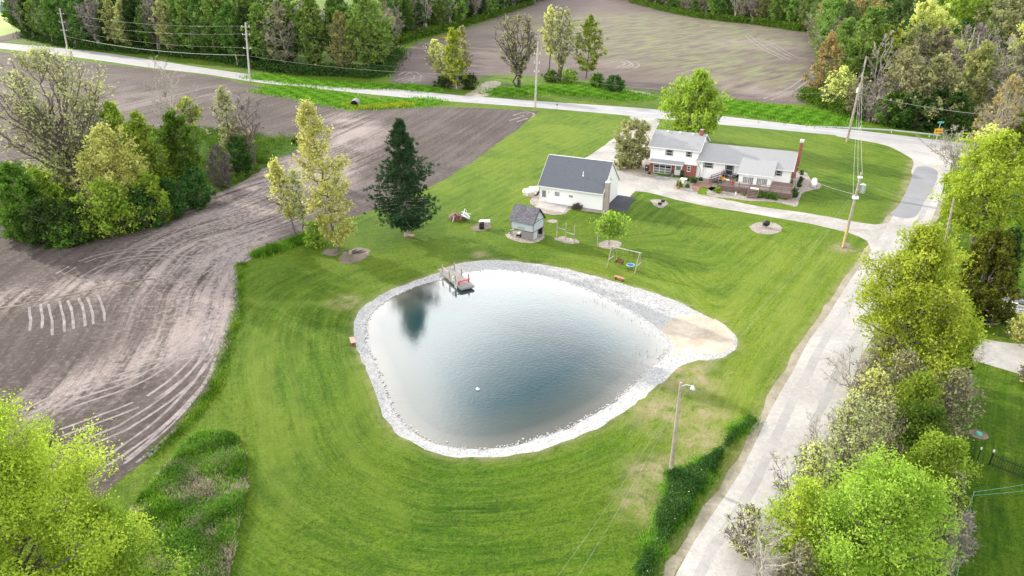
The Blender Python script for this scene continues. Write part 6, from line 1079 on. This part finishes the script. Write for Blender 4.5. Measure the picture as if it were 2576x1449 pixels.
kc6 = K(1500, 0, 2.576); b = G(*kc6(1740, 1100)); o = empty('mailbox', (b[0], b[1], 0), 0, 'small dark mailbox on a post at the edge of the highway', 'mailbox'); part('post', 'gray_wood', o, lambda m: m.box(-.06, .06, -.06, .06, 0, 1.1)); part('box', 'trim_dark', o, lambda m: m.box(-.18, .18, -.35, .35, 1.102, 1.45))
b = G(*kc6(443, 1050)); o = pole1('marker_post', b, 1.7, .09, 'blue', 'light blue marker post beside the highway verge')
kc5 = K(800, 0, 2.576); b = G(*kc5(1505, 1070)); o = empty('culvert', (b[0], b[1], 0), 0, 'dark mouthed corrugated culvert pipe opening in the grassy verge', 'culvert')
V, F = lathe([(1.05, 0), (1.15, 0), (1.15, 3.5), (1.05, 3.5)], 20); part('pipe', 'galv_dull', o, lambda m: m.add([(v[0], v[2]*.9, v[1]*.95+.55+v[2]*.03) for v in V], F)); part('opening', 'glass_black', o, lambda m: m.add([(1.04*math.cos(a), .12, 1.0*math.sin(a)+.55) for a in np.linspace(0, 2*PI, 20)[:-1]], [tuple(range(19))]))
part('stones', 'pebble', o, lambda m: [m.box(x-.3, x+.3, -.6, -.1, -.05, .18) for x in (-1.9, -1.3, 1.4, 2.0)])
for p, lb in (((505, 612), 'small dark hole in the pale silt of the ploughed field'),):
    b = G(508, 609); o = empty('sink_hole', (b[0], b[1], 0), 0, lb, 'hole'); part('rim', 'dirt', o, lambda m: m.add(*lathe([(.7, .03), (.45, .10), (.3, .05)], 14))); part('pit', 'black', o, lambda m: m.tube([(0, 0, .02), (0, 0, .055)], .34, 12))
# neighbour's garden
o = empty('garden_fence', (0, 0, 0), 0, 'black iron picket fence on the shaded neighbour lawn', 'fence'); k3 = K(3000, 1500, 2.576); fa, fb = np.array(G(*k3(2215, 810))), np.array(G(*k3(2700, 1010)))
o.location = (fa[0], fa[1], 0); fd = (fb-fa); fl2 = float(np.linalg.norm(fd)); o.rotation_euler = (0, 0, math.atan2(fd[1], fd[0]))
part('rail', 'black', o, lambda m: (m.box(0, fl2, -.02, .02, .95, 1.0), m.box(0, fl2, -.02, .02, .15, .2))); part('pickets', 'black', o, lambda m: [m.box(x, x+.03, -.015, .015, 0, 1.15+(.1 if i % 2 else 0)) for i, x in enumerate(np.arange(.1, fl2, .17))])
for x in (0.05, 2.6, 2.95): part('post', 'black', o, lambda m: (m.box(x-.04, x+.04, -.04, .04, 0, 1.3))); part('cap', 'white', o, lambda m: m.box(x-.06, x+.06, -.06, .06, 1.302, 1.5))
b = G(*k3(2100, 775)); o = pole1('fence_stake', b, 1.35, .035, 'black', 'thin black stake with a white tip left of the iron fence'); part('tip', 'white', o, lambda m: m.tube([(0, 0, 1.2), (0, 0, 1.38)], .06, 8))
b = G(*k3(2015, 1240)); o = pole1('wire_post', b, 1.5, .05, 'pole_wood', 'thin wooden post holding two green wires on the neighbour lawn'); kz = b
wire((b[0], b[1], 1.5), (*G(*k3(2700, 990), 1.4), 1.4), .05, .014, 'upper garden wire from the thin post to the right', None, 'sign_green'); wire((b[0], b[1], 1.15), (*G(*k3(2700, 1060), 1.1), 1.1), .05, .012, 'lower garden wire from the thin post to the right', None, 'sign_green'); wire((b[0], b[1], 1.3), (*G(2400, 1490, 1.2), 1.2), .05, .014, 'garden wire from the thin post toward the bottom edge', None, 'sign_green')
b = G(*k3(2120, 505)); o = empty('septic_lid', (b[0], b[1], 0), 0, 'green domed septic lid in a ring of bare earth', 'lid'); part('dome', 'teal', o, lambda m: m.add(*lathe([(.3, .02), (.28, .12), (.15, .2), (.01, .22)], 16)), True); part('ring', 'dirt', o, lambda m: m.add(*lathe([(.75, .008), (.6, .03), (.3, .03)], 20)))
kf = K(3600, 1100, 2.0475); b = G(*kf(790, 195)); o = empty('fire_pit', (b[0], b[1], 0), 0, 'round grey stone fire pit area at the right edge', 'fire pit'); part('gravel', 'gravel', o, lambda m: m.add(*lathe([(2.5, .01), (2.4, .06), (.9, .05)], 28))); part('ring', 'riprap', o, lambda m: m.add(*lathe([(1.0, .05), (1.0, .4), (.7, .42), (.68, .06)], 18)))
for p, ang, lb in ((kf(712, 165), -.5, 'pale wooden bench left of the fire pit'), (kf(790, 222), -.35, 'grey wooden bench in front of the fire pit')): bench('bench', G(*p, .4), ang, 1.5, .35, .42, 'white' if 'pale' in lb else 'steel', 'black', lb)
chair(G(*kf(775, 135)), .2, 'black', 'dark chair behind the fire pit at the right edge', 0, None, 1.1)
b = G(*kr2(2190, 650)); o = empty('garden_hole', (b[0], b[1], 0), 0, 'black shaded garden pond under the cedar', 'pond'); part('basin', 'black', o, lambda m: m.add([(1.6*math.cos(a), .9*math.sin(a), .05) for a in np.linspace(0, 2*PI, 24)[:-1]], [tuple(range(23))])); part('edging', 'pebble', o, lambda m: m.tube([(1.65*math.cos(a), .95*math.sin(a), .05) for a in np.linspace(0, 2*PI, 24)], .1, 6))
# far left barn
def barn(bpx, L_, W__, H_, rz, label, mats):
    b = G(*bpx); o = empty('far_building', (b[0], b[1], 0), rz, label, 'building'); part('wall', mats[0], o, lambda m: m.gable(0, L_, 0, W__, 0, H_, H_+W__*.22)); part('roof', mats[1], o, lambda m: roofslab(m, -.6, L_+.6, -.6, H_+.05, W__/2, H_+W__*.22+.4, .3)); part('door', 'far_roof', o, lambda m: m.box(L_*.3, L_*.5, -.1, -.004, 0, H_*.7))
barn((-60, 27), 95, 30, 7, -.35, 'long pale farm building with a grey roof at the top left corner', ('barn_white', 'far_roof')); barn((64, 30), 40, 22, 9, -.3, 'second pale farm building behind the trees at the top left', ('barn_white', 'barn_white'))
